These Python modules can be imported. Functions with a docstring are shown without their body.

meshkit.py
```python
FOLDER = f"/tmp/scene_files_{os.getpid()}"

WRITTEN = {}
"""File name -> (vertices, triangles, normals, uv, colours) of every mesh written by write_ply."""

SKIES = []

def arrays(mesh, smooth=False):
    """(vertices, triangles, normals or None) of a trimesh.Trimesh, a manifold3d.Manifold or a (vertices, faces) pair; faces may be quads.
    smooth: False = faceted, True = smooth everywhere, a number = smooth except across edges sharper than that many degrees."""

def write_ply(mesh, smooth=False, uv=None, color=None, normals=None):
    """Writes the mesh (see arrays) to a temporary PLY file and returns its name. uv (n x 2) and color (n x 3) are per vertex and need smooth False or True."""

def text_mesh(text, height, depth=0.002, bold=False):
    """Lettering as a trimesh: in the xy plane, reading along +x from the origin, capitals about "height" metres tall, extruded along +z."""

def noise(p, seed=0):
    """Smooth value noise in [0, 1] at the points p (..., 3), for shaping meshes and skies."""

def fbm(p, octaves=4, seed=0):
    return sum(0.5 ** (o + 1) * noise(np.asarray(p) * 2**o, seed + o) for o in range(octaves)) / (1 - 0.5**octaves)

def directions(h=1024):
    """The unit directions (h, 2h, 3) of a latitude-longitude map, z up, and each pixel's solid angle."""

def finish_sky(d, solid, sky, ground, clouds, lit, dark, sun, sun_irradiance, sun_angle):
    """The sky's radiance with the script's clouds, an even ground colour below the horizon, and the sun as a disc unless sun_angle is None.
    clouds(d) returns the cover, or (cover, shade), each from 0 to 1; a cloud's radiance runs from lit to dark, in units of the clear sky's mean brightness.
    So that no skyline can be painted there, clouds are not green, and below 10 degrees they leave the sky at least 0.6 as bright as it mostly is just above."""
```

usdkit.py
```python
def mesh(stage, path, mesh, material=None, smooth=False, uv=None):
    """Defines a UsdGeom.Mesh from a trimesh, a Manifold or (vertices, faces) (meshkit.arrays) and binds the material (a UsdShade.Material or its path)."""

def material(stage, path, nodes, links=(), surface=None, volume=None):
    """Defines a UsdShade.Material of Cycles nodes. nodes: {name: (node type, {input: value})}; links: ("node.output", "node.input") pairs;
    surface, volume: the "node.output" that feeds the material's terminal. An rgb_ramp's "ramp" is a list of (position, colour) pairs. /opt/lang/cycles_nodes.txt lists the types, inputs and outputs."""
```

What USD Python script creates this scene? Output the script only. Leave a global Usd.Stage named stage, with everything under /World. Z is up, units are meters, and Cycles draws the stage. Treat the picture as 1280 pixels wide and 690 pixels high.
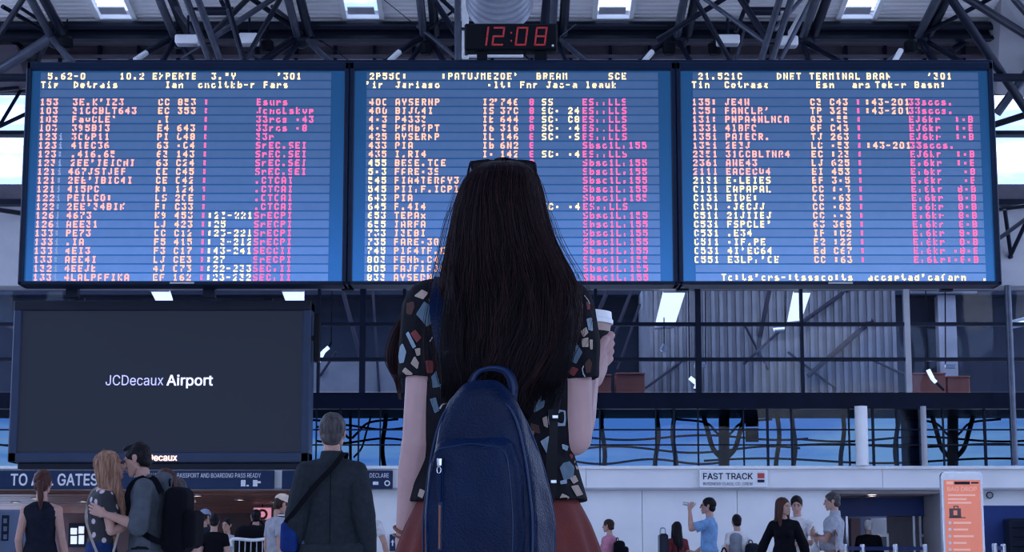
import math, random
import numpy as np, trimesh, manifold3d as m3, usdkit, meshkit
from shapely.geometry import Polygon, box as sbox
from pxr import Usd, UsdGeom, UsdLux, UsdShade, Gf, Vt, Sdf

stage = Usd.Stage.CreateInMemory()
UsdGeom.Xform.Define(stage, '/World')
# ------------------------------------------------------------------ camera, sky, exposure
F, EYE, TH = 2300.0, 0.85, math.atan(361 / 2300.0)
EXPOSURE = 0.0
cam = UsdGeom.Camera.Define(stage, '/World/camera')
cam.CreateHorizontalApertureAttr(36.0)
cam.CreateFocalLengthAttr(36.0 * F / 1280.0)
cam.CreateExposureAttr(EXPOSURE)
cam.CreateClippingRangeAttr(Gf.Vec2f(0.05, 3000))
cam.CreateFStopAttr(32.0)
cam.CreateFocusDistanceAttr(4.2)
_c, _s = math.cos(TH), math.sin(TH)
cam.AddTransformOp().Set(Gf.Matrix4d(1, 0, 0, 0, 0, -_s, _c, 0, 0, -_c, -_s, 0, 0, 0, EYE, 1))
SKY_LOW, SKY_HIGH, SKY_CLOUD, SKY_POWER = (.55, .86, 1.68), (.40, .68, 1.42), (1.5, 1.58, 1.85), 1.7
dome = UsdLux.DomeLight.Define(stage, '/World/sky')
dome.CreateIntensityAttr(1.0)
_m = usdkit.material(stage, '/World/Looks/sky', {
    'tc': ('texture_coordinate', {}), 'mp': ('mapping', {'scale': (5.0, 5.0, 34.0)}),
    'sx': ('separate_xyz', {}), 'hr': ('map_range', {'from_min': 0.0, 'from_max': .7, 'to_min': 0.0, 'to_max': 1.0, 'clamp': True}),
    'grad': ('mix', {'color1': SKY_LOW, 'color2': SKY_HIGH}),
    'n': ('noise_texture', {'scale': 1.5, 'detail': 6.0, 'roughness': .55}),
    'r': ('map_range', {'from_min': .46, 'from_max': .60, 'to_min': 0.0, 'to_max': .85, 'clamp': True}),
    'cl': ('mix', {'color2': SKY_CLOUD}),
    'b': ('background_shader', {'strength': SKY_POWER})},
    [('tc.generated', 'mp.vector'), ('tc.generated', 'sx.vector'), ('sx.z', 'hr.value'), ('hr.result', 'grad.fac'),
     ('mp.vector', 'n.vector'), ('n.fac', 'r.value'), ('r.result', 'cl.fac'), ('grad.color', 'cl.color1'), ('cl.color', 'b.color')], surface='b.background')
UsdShade.MaterialBindingAPI.Apply(dome.GetPrim()).Bind(_m)


# ------------------------------------------------------------------ helpers
def at(px, py, Y):
    """A point of the place: the one seen at pixel (px, py) that stands Y metres in front of the camera."""
    v = (345.0 - py) / F
    dy, dz = _c - v * _s, _s + v * _c
    t = Y / dy
    return np.array([(px - 640.0) / F * t, Y, EYE + dz * t])


def zat(py, Y):
    return float(at(640, py, Y)[2])


def xat(px, py, Y):
    return float(at(px, py, Y)[0])


def depth_for(py, z):
    v = (345.0 - py) / F
    return (z - EYE) * (_c - v * _s) / (_s + v * _c)


LOC, USED, MATS = {}, set(), {}


def numbered(parent, name):
    p, k = f'{parent}/{name}', 0
    while p in USED:
        k += 1
        p = f'{parent}/{name}_{k:03d}'
    USED.add(p)
    return p


def mark(p, label=None, cat=None, group=None, kind=None):
    for k, v in (('label', label), ('category', cat), ('group', group), ('kind', kind)):
        if v:
            p.SetCustomDataByKey(k, v)


def thing(name, loc, label=None, cat=None, group=None, kind=None):
    path = numbered('/World', name)
    x = UsdGeom.Xform.Define(stage, path)
    loc = np.asarray(loc, float)
    x.AddTranslateOp().Set(Gf.Vec3d(*map(float, loc)))
    LOC[path] = loc
    mark(x.GetPrim(), label, cat, group, kind)
    return path


def arr(mesh):
    if isinstance(mesh, MB):
        mesh = mesh.mesh()
    return meshkit.arrays(mesh)[:2]


def obj(name, mesh, m, parent='/World', label=None, cat=None, group=None, kind=None, smooth=False):
    """One Mesh prim; the mesh comes in world coordinates and is kept relative to its thing."""
    v, f = arr(mesh)
    path = numbered(parent, name)
    loc = LOC.get(parent, np.zeros(3))
    LOC[path] = loc
    usdkit.mesh(stage, path, (v - loc, f), MATS[m] if isinstance(m, str) else m, smooth=smooth)
    mark(stage.GetPrimAtPath(path), label, cat, group, kind)
    return path


def copy_of(path, delta, label=None, group=None):
    src = stage.GetPrimAtPath(path)
    base = path.rsplit('/', 1)[1]
    while base[-4:-3] == '_' and base[-3:].isdigit():
        base = base[:-4]
    new = numbered('/World', base)
    x = UsdGeom.Xform.Define(stage, new)
    loc = LOC[path] + np.asarray(delta, float)
    p = x.GetPrim()
    p.GetReferences().AddInternalReference(path)
    UsdGeom.Xformable(p).ClearXformOpOrder()
    for op in UsdGeom.Xformable(p).GetOrderedXformOps():
        pass
    UsdGeom.XformCommonAPI(p).SetTranslate(Gf.Vec3d(*map(float, loc)))
    p.SetInstanceable(True)
    LOC[new] = loc
    mark(p, label, None, group)
    return new


def curves(name, strands, width, m, parent, label=None):
    path = numbered(parent, name)
    loc = LOC.get(parent, np.zeros(3))
    LOC[path] = loc
    b = UsdGeom.BasisCurves.Define(stage, path)
    b.CreateTypeAttr('linear')
    b.CreatePointsAttr(Vt.Vec3fArray.FromNumpy((np.vstack(strands) - loc).astype(np.float32)))
    b.CreateCurveVertexCountsAttr(Vt.IntArray([len(s) for s in strands]))
    b.CreateWidthsAttr(Vt.FloatArray([width]))
    b.SetWidthsInterpolation('constant')
    UsdShade.MaterialBindingAPI.Apply(b.GetPrim()).Bind(MATS[m])
    mark(b.GetPrim(), label)
    return path


class MB:
    """Collects pieces into one mesh."""

    def __init__(self):
        self.v, self.f, self.n = [], [], 0

    def add(self, v, f):
        v, f = np.asarray(v, float), np.asarray(f, int)
        if f.shape[1] == 4:
            f = np.vstack([f[:, [0, 1, 2]], f[:, [0, 2, 3]]])
        self.v.append(v)
        self.f.append(f + self.n)
        self.n += len(v)
        return self

    def tm(self, t):
        v, f = meshkit.arrays(t)[:2]
        return self.add(v, f)

    def box(self, lo, hi):
        lo, hi = np.minimum(lo, hi), np.maximum(lo, hi)
        v = np.array([[(lo, hi)[a][0], (lo, hi)[b][1], (lo, hi)[c][2]] for a in (0, 1) for b in (0, 1) for c in (0, 1)])
        return self.add(v, [[0, 1, 3, 2], [4, 6, 7, 5], [0, 4, 5, 1], [2, 3, 7, 6], [0, 2, 6, 4], [1, 5, 7, 3]])

    def bevel(self, lo, hi, b):
        """A box with chamfered edges."""
        lo, hi = np.minimum(lo, hi).astype(float), np.maximum(lo, hi).astype(float)
        pts = []
        for a in (0, 1):
            for c in (0, 1):
                for d in (0, 1):
                    p = np.array([(lo, hi)[a][0], (lo, hi)[c][1], (lo, hi)[d][2]])
                    s = np.array([1 - 2 * a, 1 - 2 * c, 1 - 2 * d]) * b
                    for k in range(3):
                        q = p + s
                        q[k] = p[k]
                        pts.append(q)
        h = m3.Manifold.hull_points(np.array(pts))
        return self.tm(h)

    def tube(self, p, q, r, n=10, r2=None):
        p, q = np.asarray(p, float), np.asarray(q, float)
        d = q - p
        d = d / np.linalg.norm(d)
        a = np.cross(d, [0, 0, 1.0] if abs(d[2]) < .9 else [1.0, 0, 0])
        a /= np.linalg.norm(a)
        b = np.cross(d, a)
        t = np.arange(n) * 2 * np.pi / n
        ring = np.cos(t)[:, None] * a + np.sin(t)[:, None] * b
        v = np.vstack([p + r * ring, q + (r if r2 is None else r2) * ring, p[None], q[None]])
        i = np.arange(n)
        j = (i + 1) % n
        f = np.vstack([np.stack([i, j, j + n], 1), np.stack([i, j + n, i + n], 1), np.stack([j, i, np.full(n, 2 * n)], 1), np.stack([i + n, j + n, np.full(n, 2 * n + 1)], 1)])
        return self.add(v, f)

    def path(self, pts, r, n=8):
        v, f = tubemesh(pts, r, n)
        return self.add(v, f)

    def prism(self, poly, origin, ux, uy, depth):
        """A shapely polygon in the plane (ux, uy) through origin, extruded along ux x uy."""
        ux, uy = np.asarray(ux, float), np.asarray(uy, float)
        un = np.cross(ux, uy)
        for g in getattr(poly, 'geoms', [poly]):
            t = trimesh.creation.extrude_polygon(g, depth, engine='earcut')
            self.add(np.asarray(origin) + t.vertices[:, :1] * ux + t.vertices[:, 1:2] * uy + t.vertices[:, 2:] * un, t.faces)
        return self

    def mesh(self):
        return np.vstack(self.v), np.vstack(self.f)


def tubemesh(pts, r, n=8):
    p = np.asarray(pts, float)
    t = np.gradient(p, axis=0)
    t /= np.linalg.norm(t, axis=1, keepdims=True) + 1e-12
    a = np.cross(t[0], [0, 0, 1.0] if abs(t[0][2]) < .9 else [1.0, 0, 0])
    A = []
    for k in range(len(p)):
        a = a - t[k] * (a @ t[k])
        a /= np.linalg.norm(a)
        A.append(a)
    A = np.array(A)
    B = np.cross(t, A)
    r = np.broadcast_to(r, (len(p),))
    g = np.arange(n) * 2 * np.pi / n
    v = (p[:, None] + r[:, None, None] * (np.cos(g)[None, :, None] * A[:, None] + np.sin(g)[None, :, None] * B[:, None])).reshape(-1, 3)
    i, j = np.meshgrid(np.arange(len(p) - 1), np.arange(n), indexing='ij')
    q = np.stack([i * n + j, i * n + (j + 1) % n, (i + 1) * n + (j + 1) % n, (i + 1) * n + j], -1).reshape(-1, 4)
    f = np.vstack([q[:, [0, 1, 2]], q[:, [0, 2, 3]]])
    e = len(v)
    v = np.vstack([v, p[0], p[-1]])
    k = np.arange(n)
    f = np.vstack([f, np.stack([(k + 1) % n, k, np.full(n, e)], 1), np.stack([e - 1 - n + 1 + k, e - n + (k + 1) % n, np.full(n, e + 1)], 1)])
    return v, f


def spline(pts, n=24):
    """Catmull-Rom through the points."""
    p = np.asarray(pts, float)
    p = np.vstack([2 * p[0] - p[1], p, 2 * p[-1] - p[-2]])
    out = []
    segs = len(p) - 3
    for i in range(segs):
        t = np.linspace(0, 1, max(2, n // segs + 1), endpoint=i == segs - 1)[:, None]
        a, b, c, d = p[i:i + 4]
        out.append(.5 * (2 * b + (c - a) * t + (2 * a - 5 * b + 4 * c - d) * t ** 2 + (3 * b - a - 3 * c + d) * t ** 3))
    return np.vstack(out)


def mat(name, c1, c2=None, scale=6.0, rough=.5, metal=0.0, spec=.25, bump=0.0, bscale=None, emit=None, power=1.0, stretch=None, coat=0.0, detail=4.0, sheen=0.0, lo=.35, hi=.65):
    c2 = tuple(.86 * x for x in c1) if c2 is None else c2
    n = {'tc': ('texture_coordinate', {}), 'mp': ('mapping', {'scale': stretch or (1, 1, 1)}),
         'n': ('noise_texture', {'scale': float(scale), 'detail': detail, 'roughness': .55}),
         'r': ('rgb_ramp', {'ramp': [(lo, c2), (hi, c1)]}),
         'p': ('principled_bsdf', {'roughness': float(rough), 'metallic': float(metal), 'specular_ior_level': float(spec), 'coat_weight': float(coat), 'sheen_weight': float(sheen)})}
    l = [('tc.object', 'mp.vector'), ('mp.vector', 'n.vector'), ('n.fac', 'r.fac'), ('r.color', 'p.base_color')]
    if bump:
        n['nb'] = ('noise_texture', {'scale': float(bscale or scale * 4), 'detail': 3.0})
        n['bp'] = ('bump', {'strength': 1.0, 'distance': float(bump)})
        l += [('mp.vector', 'nb.vector'), ('nb.fac', 'bp.height'), ('bp.normal', 'p.normal')]
    if emit:
        n['p'][1].update(emission_color=emit, emission_strength=float(power))
    MATS[name] = usdkit.material(stage, '/World/Looks/' + name, n, l, surface='p.BSDF')
    return MATS[name]


def glass(name, tint, rough=.02, wave=0.0, gloss=(1, 1, 1), ior=1.5):
    n = {'t': ('transparent_bsdf', {'color': tint}), 'g': ('glossy_bsdf', {'color': gloss, 'roughness': rough}), 'lw': ('layer_weight', {'blend': .5}), 'pw': ('math', {'math_type': 'power', 'value2': 4.0}), 'f': ('math', {'math_type': 'multiply_add', 'value2': .7, 'value3': ((ior - 1) / (ior + 1)) ** 2}), 'm': ('mix_closure', {})}
    l = [('lw.facing', 'pw.value1'), ('pw.value', 'f.value1'), ('f.value', 'm.fac'), ('t.BSDF', 'm.closure1'), ('g.BSDF', 'm.closure2')]
    if wave:
        n.update(tc=('texture_coordinate', {}), nb=('noise_texture', {'scale': .7, 'detail': 1.0}), bp=('bump', {'strength': 1.0, 'distance': wave}))
        l += [('tc.object', 'nb.vector'), ('nb.fac', 'bp.height'), ('bp.normal', 'g.normal')]
    MATS[name] = usdkit.material(stage, '/World/Looks/' + name, n, l, surface='m.closure')


def text_on(s, height, origin, ux=(1, 0, 0), uy=(0, 0, 1), depth=.004, bold=False, width=None):
    """Lettering standing on a surface; origin = left end of the base line; un = ux x uy points out of the wall."""
    t = meshkit.text_mesh(s, height, depth, bold)
    v = np.array(t.vertices)
    v[:, 0] -= v[:, 0].min()
    if width:
        v[:, 0] *= width / v[:, 0].max()
    ux, uy = np.asarray(ux, float), np.asarray(uy, float)
    un = np.cross(ux, uy)
    return np.asarray(origin) + v[:, :1] * ux + v[:, 1:2] * uy + v[:, 2:] * un, np.array(t.faces)


# ------------------------------------------------------------------ materials
mat('white_wall', (.80, .80, .80), (.74, .74, .75), scale=1.5, rough=.35)
mat('fascia_white', (.82, .82, .82), (.78, .78, .79), scale=1.0, rough=.4)
mat('floor_stone', (.62, .60, .59), (.48, .47, .47), scale=9, rough=.18, spec=.5)
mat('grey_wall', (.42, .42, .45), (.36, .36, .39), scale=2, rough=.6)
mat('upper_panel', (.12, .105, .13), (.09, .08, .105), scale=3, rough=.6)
mat('deck', (.86, .83, .84), (.78, .76, .77), scale=2.5, rough=.5)
mat('dark_steel', (.006, .010, .024), (.004, .007, .018), scale=5, rough=.4, spec=.15)
mat('tube_dark', (.007, .010, .022), (.005, .007, .016), scale=5, rough=.3, spec=.18)
mat('tube_grey', (.085, .095, .13), (.055, .065, .095), scale=5, rough=.26, metal=.45, spec=.5)
mat('white_paint', (.85, .85, .85), (.8, .8, .8), scale=4, rough=.4)
mat('board_frame', (.004, .012, .034), (.003, .009, .026), scale=4, rough=.35, spec=.15)
mat('board_back', (.022, .11, .25), (.020, .10, .23), scale=2, rough=.2, metal=.7, spec=.5, emit=(.010, .046, .12), power=.9)
for _k in range(3):
    mat(f'slat_{_k}', tuple(x * (1 + .06 * (_k - 1)) for x in (.128, .212, .36)), tuple(x * (1 + .06 * (_k - 1)) for x in (.118, .196, .335)), scale=7, rough=.2, metal=.7, spec=.5, emit=(.030, .062, .13), power=.9)
mat('ghost_led', (.1, .12, .2), scale=30, emit=(.22, .30, .50), power=1.0)
mat('cream_led', (.25, .2, .1), scale=30, emit=(1.0, .74, .42), power=1.5)
mat('peach_led', (.25, .1, .1), scale=30, emit=(1.0, .36, .30), power=1.6)
mat('orange_led', (.25, .12, .1), scale=30, emit=(1.0, .46, .30), power=1.5)
mat('pink_led', (.25, .05, .1), scale=30, emit=(1.0, .13, .36), power=1.35)
mat('black_plastic', (.0035, .0045, .008), (.0025, .0035, .006), scale=8, rough=.45, spec=.1)
mat('screen_dark', (.014, .016, .022), (.012, .014, .019), scale=180, rough=.4, spec=.1, emit=(.020, .027, .050), power=.55)
mat('screen_frame', (.022, .038, .08), (.018, .031, .068), scale=3, rough=.4)
mat('screen_top', (.006, .009, .02), scale=3, rough=.5)
mat('lilac_led', (.6, .6, .8), scale=30, emit=(.40, .40, .80), power=1.0)
mat('white_led', (.8, .8, .9), scale=30, emit=(.72, .72, 1.0), power=1.0)
mat('warm_sign', (.9, .7, .6), scale=30, emit=(1.0, .62, .5), power=1.3)
mat('navy_sign', (.009, .024, .072), (.007, .020, .062), scale=4, rough=.35)
mat('white_print', (.85, .85, .88), scale=20, rough=.5)
mat('navy_print', (.008, .02, .055), scale=20, rough=.5)
mat('red_print', (.55, .08, .08), scale=20, rough=.5)
mat('navy_wall', (.016, .04, .17), (.013, .033, .14), scale=2, rough=.4)
mat('wood_ceiling', (.40, .17, .115), (.30, .125, .09), scale=6, rough=.4, stretch=(.4, 6, 1))
mat('passage_wall', (.16, .10, .10), (.12, .08, .085), scale=2, rough=.6)
mat('gallery_panel', (.62, .58, .58), (.50, .47, .47), scale=2.5, rough=.5)
mat('gallery_dark', (.05, .055, .075), (.035, .04, .06), scale=2, rough=.5)
mat('orange_box', (.62, .21, .14), (.52, .17, .11), scale=3, rough=.5)
mat('led_red', (.3, .02, .02), scale=30, emit=(.11, .012, .020), power=1.0)
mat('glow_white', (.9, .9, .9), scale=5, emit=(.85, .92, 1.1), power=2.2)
mat('lamp_warm', (.9, .8, .7), scale=5, emit=(1.0, .72, .55), power=9.0)
mat('pane_glow', (.8, .8, .9), scale=5, emit=(.62, .70, .95), power=.9)
mat('added_strip_light', (.9, .9, .9), scale=5, emit=(.8, .9, 1.1), power=7.0)
mat('dark_band', (.003, .006, .020), (.002, .004, .014), scale=3, rough=.4, spec=.1)
mat('asphalt', (.12, .12, .13), (.09, .09, .10), scale=3, rough=.9)
mat('far_building', (.26, .32, .42), (.22, .28, .37), scale=.6, rough=.6)
mat('far_window', (.03, .05, .09), scale=1, rough=.15)
mat('metal_satin', (.55, .56, .6), (.48, .49, .53), scale=20, rough=.3, metal=.9)
mat('belt_navy', (.012, .025, .10), scale=30, rough=.7)
glass('clear_glass', (.66, .72, .81), wave=.01, ior=1.25)
glass('blue_glass', (.22, .32, .42), wave=.01, ior=1.25)
glass('bright_glass', (.95, .96, .98))
glass('door_glass', (.6, .66, .74))
# ------------------------------------------------------------------ the setting
YF = 32.0                                       # the hall's end front
ZFB, ZFT = zat(610, YF), zat(583, YF)            # white fascia, bottom and top
ZB0, ZB1 = zat(511, YF), zat(491, YF)            # dark floor band of the gallery
ZR0, ZR1 = zat(361, YF), zat(350, YF)            # light rail
X0, X1 = -11.5, 11.5
S = 'structure'


def struct(name, mesh, m, parent='/World', smooth=False):
    return obj(name, mesh, m, parent, kind=S if parent == '/World' else None, smooth=smooth)


def sthing(name, loc):
    return thing(name, loc, kind=S)


struct('floor', MB().box((-30, -25, -.2), (30, 60, 0)), 'floor_stone')
struct('ground', MB().box((-400, 60.0, -.4), (400, 900, -.05)), 'asphalt')
# end wall under the gallery: white panels between the passage and the doorway
XPL, XDL, XDR = xat(446, 660, YF), xat(1041, 660, YF), xat(1186, 660, YF)
w = sthing('wall_back', (0, YF, 0))
n = 5
for i in range(n):
    a, b = XPL + (XDL - XPL) * i / n, XPL + (XDL - XPL) * (i + 1) / n
    obj('panel', MB().box((a + .004, YF, 0), (b - .004, YF + .1, ZFB)), 'white_wall', w)
obj('backing', MB().box((XPL, YF + .1, 0), (XDL, YF + .3, ZFB)), 'grey_wall', w)
zn = zat(632, YF)
obj('panel', MB().box((XDR, YF, zn), (X1, YF + .3, ZFB)), 'white_wall', w)
obj('panel', MB().box((XDR, YF - .02, 0), (X1, YF + .3, zn)), 'navy_wall', w)
f = sthing('trim_1', (0, YF, ZFB))
for i in range(9):
    a, b = X0 + (X1 - X0) * i / 9, X0 + (X1 - X0) * (i + 1) / 9
    obj('panel', MB().box((a + .003, YF - .12, ZFB), (b - .003, YF + .3, ZFT - .05)), 'fascia_white', f)
obj('lip', MB().box((X0, YF - .18, ZFT - .05), (X1, YF + .3, ZFT)), 'fascia_white', f)
obj('lip', MB().box((X0, YF - .14, ZFB - .035), (X1, YF + .3, ZFB)), 'grey_wall', f)
# gallery floor, its dark edge band, and the rooms behind the glass
struct('slab_1', MB().box((X0, YF + .3, ZFT - .25), (X1, YF + 6, ZFT - .02)), 'gallery_dark')
struct('trim_2', MB().box((X0, YF - .06, ZB0), (X1, YF + .25, ZB1)), 'dark_band')
struct('slab_2', MB().box((X0, YF + .25, ZB0 + .03), (X1, YF + 2.5, ZB1 - .03)), 'gallery_dark')
struct('trim_3', MB().box((X0, YF - .25, ZR0), (X1, YF + .25, ZR1)), 'grey_wall')
zt = zat(361, YF)
gw = sthing('wall_gallery', (0, YF + 2.2, ZB1))
xs = np.linspace(xat(812, 420, YF + 2.2), xat(1120, 420, YF + 2.2), 61)
for i in range(len(xs) - 1):
    obj('panel', MB().box((xs[i] + .004, YF + 2.2 - (.05 if i % 2 else .0), ZB1), (xs[i + 1] - .004, YF + 5.2, zt + .6)), 'gallery_panel', gw)
obj('panel', MB().box((xat(1216, 420, YF + 2.2), YF + 4.9, ZB1), (xat(1240, 420, YF + 2.2), YF + 5.2, zt + .6)), 'gallery_panel', gw)
obj('panel', MB().box((X0, YF + 5.3, ZB1), (X1, YF + 5.5, zt + .6)), 'gallery_dark', gw)
for a, b in ((393, 500), (505, 745)):
    obj('panel', MB().box((xat(a, 420, YF + 2.2), YF + 2.2, ZB1), (xat(b, 420, YF + 2.2), YF + 5.2, zat(452, YF + 2.2))), 'gallery_panel', gw)
cg = sthing('ceiling_gallery', (0, YF + 2, zt + .6))
for i in range(4):
    obj('beam', MB().box((X0, YF + .6 + 1.4 * i, zt + .6), (X1, YF + 1.1 + 1.4 * i, zt + .8)), 'gallery_dark', cg)
for i in range(9):  # unseen lamps added to brighten the gallery behind the glass
    obj('light_strip', MB().box((X0 + .6 + 2.5 * i, YF + .75, zt + .55), (X0 + 2.1 + 2.5 * i, YF + .95, zt + .6)), 'added_strip_light', cg)
lv = sthing('ceiling_louvre', (0, YF + 3, zt))
for i in range(5):
    y = YF + .5 + i * .3
    obj('slat', MB().box((xat(1140, 380, y), y, zt + .18), (xat(1222, 380, y), y + .12, zt + .5)), 'gallery_panel', lv)
# glazing: every pane and bar on its own
XM = [xat(p, 440, YF) for p in (-36, 92, 264, 398, 453, 505, 626, 745, 873, 1003, 1135, 1262, 1320)]
ZM = [ZB1, zat(449, YF), zat(405, YF), ZR0]
wu = sthing('window_1', (0, YF, ZB1))
for i in range(len(XM) - 1):
    for k in range(3):
        obj('pane', MB().box((XM[i] + .025, YF + .03, ZM[k] + .02), (XM[i + 1] - .025, YF + .045, ZM[k + 1] - .02)), 'clear_glass', wu)
for i, x in enumerate(XM):
    t = .025 if i % 2 else .05
    obj('mullion', MB().box((x - t, YF - .03, ZB1), (x + t, YF + .1, ZR0)), 'grey_wall' if i in (10,) else 'dark_steel', wu)
for z in ZM[1:3]:
    obj('transom', MB().box((X0, YF - .02, z - .03), (X1, YF + .09, z + .03)), 'dark_steel', wu)
wl = sthing('window_2', (0, YF, ZFT))
XL = [xat(p, 550, YF) for p in (-30, 40, 110, 180, 250, 320, 395, 425, 448, 475, 505, 560, 630, 690, 750, 820, 843, 873, 930, 960, 990, 1062, 1092, 1122, 1180, 1232, 1265, 1310)]
ZL = [ZFT, zat(556, YF), zat(537, YF), ZB0]
for i in range(len(XL) - 1):
    for k in range(3):
        obj('pane', MB().box((XL[i] + .01, YF + .03, ZL[k] + .01), (XL[i + 1] - .01, YF + .045, ZL[k + 1] - .01)), 'blue_glass', wl)
for i, x in enumerate(XL):
    t = (.010, .018, .012)[i % 3]
    obj('mullion', MB().box((x - t, YF - .01, ZFT), (x + t, YF + .08, ZB0)), 'dark_steel', wl)
for z in ZL[1:3]:
    obj('transom', MB().box((X0, YF, z - .012), (X1, YF + .06, z + .012)), 'dark_steel', wl)
# thin bright pipe in front of the glass and pale pillars imitating bright reflections in it
struct('pillar_1', MB().tube((xat(1268, 560, 31.6), 31.6, ZFT), (xat(1268, 560, 31.6), 31.6, ZR0), .055, 14), 'tube_grey', smooth=40)
for px, r, m in ((1077, .11, 'white_paint'), (1155, .05, 'grey_wall')):
    struct('pillar_2', MB().tube((xat(px, 545, 31.72), 31.72, ZFT), (xat(px, 545, 31.72), 31.72, ZB0 + .02), r, 20), m, smooth=40)
# reflected tree columns of the hall, modelled as solids: stem and forked arms
for px in (905, 1191, 438, 112):
    Y = 34.0
    q = lambda dx, py: at(px + dx, py, Y)
    c = sthing('column', q(0, 583))
    obj('stem', MB().tube(q(0, 590), q(0, 500), .10 if px > 800 else .028, 14), 'dark_steel', c, smooth=40)
    for s in (-1, 1):
        pts = spline([q(s * 4, 572), q(s * 14, 560), q(s * 20, 540), q(s * 30, 505)], 14)
        obj('arm', tubemesh(pts, .045 if px > 800 else .018), 'dark_steel', c, smooth=40)
        obj('arm', tubemesh(spline([q(s * 2, 548), q(s * 10, 540), q(s * 24, 528), q(s * 60, 524)], 14), .022), 'dark_steel', c, smooth=40)
# wavy bars behind the glass imitating mullions reflected in it
wr = sthing('trim_9', (0, YF + 1.6, ZFT))
for px in (754, 821, 843, 972, 992, 1053, 1121, 40, 300, 480):
    pts = [at(px + 2.2 * math.sin(t * 7 + px), 590 - 92 * t, YF + 1.6) for t in np.linspace(0, 1, 15)]
    obj('post', tubemesh(pts, .042, 8), 'dark_steel', wr)
# wavy lines imitating reflected bars, modelled behind the lower glass
reflected_lines = sthing('trim_4', (0, YF + 1.2, ZFT))
for (x0, x1, y0, sag) in ((395, 560, 551, 3), (395, 560, 534, -3), (720, 1000, 562, -4), (735, 1010, 547, 3), (1000, 1290, 549, 3), (990, 1280, 557, -2), (720, 900, 577, 3), (880, 1300, 576, -3), (0, 330, 556, 4)):
    pts = [at(x0 + (x1 - x0) * t, y0 + sag * math.sin(t * 9), YF + 1.2) for t in np.linspace(0, 1, 25)]
    obj('rod', tubemesh(pts, .022, 6), 'dark_steel', reflected_lines)
# blinds / flags seen in the lower gallery on the darker right side
mat('blue_blind', (.16, .26, .48), (.12, .2, .4), scale=1.2, rough=.7)
for a, b, y0, y1 in ((1128, 1150, 512, 583), (932, 948, 515, 530), (932, 948, 535, 549)):
    struct('trim_5', MB().box(at(a, y1, YF + 2.2) + [0, 0, -.05], at(b, y0, YF + 2.2) + [0, .04, 0]), 'blue_blind' if b - a > 20 else 'dark_steel')
# upper wall with clerestory windows at both ends
ZU = zat(74, YF)
ZTOP = 9.7
XWL, XWR = xat(40, 200, 31.6), xat(1240, 200, 31.6)
uw = sthing('wall_upper', (0, YF, ZR1))
obj('panel', MB().box((XWL, 31.7, ZR1), (XWR, 31.9, ZU)), 'grey_wall', uw)
xu = np.linspace(X0, X1, 34)
for i in range(33):
    obj('panel', MB().box((xu[i] + .03, 31.72, ZU - .3), (xu[i + 1] - .03, 31.9, ZTOP + .4)), 'upper_panel', uw)
obj('rail', MB().box((X0, 31.6, zat(72, 31.6)), (X1, 31.9, zat(68, 31.6))), 'upper_panel', uw)
for i in range(34):
    obj('post', MB().box((xu[i] - .03, 31.62, ZU - .3), (xu[i] + .03, 31.95, ZTOP + .4)), 'dark_steel', uw)
ZS = [zat(356, 31.6), zat(257, 31.6), zat(250, 31.6), zat(229, 31.6), zat(168, 31.6), zat(163, 31.6), zat(114, 31.6)]
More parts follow.
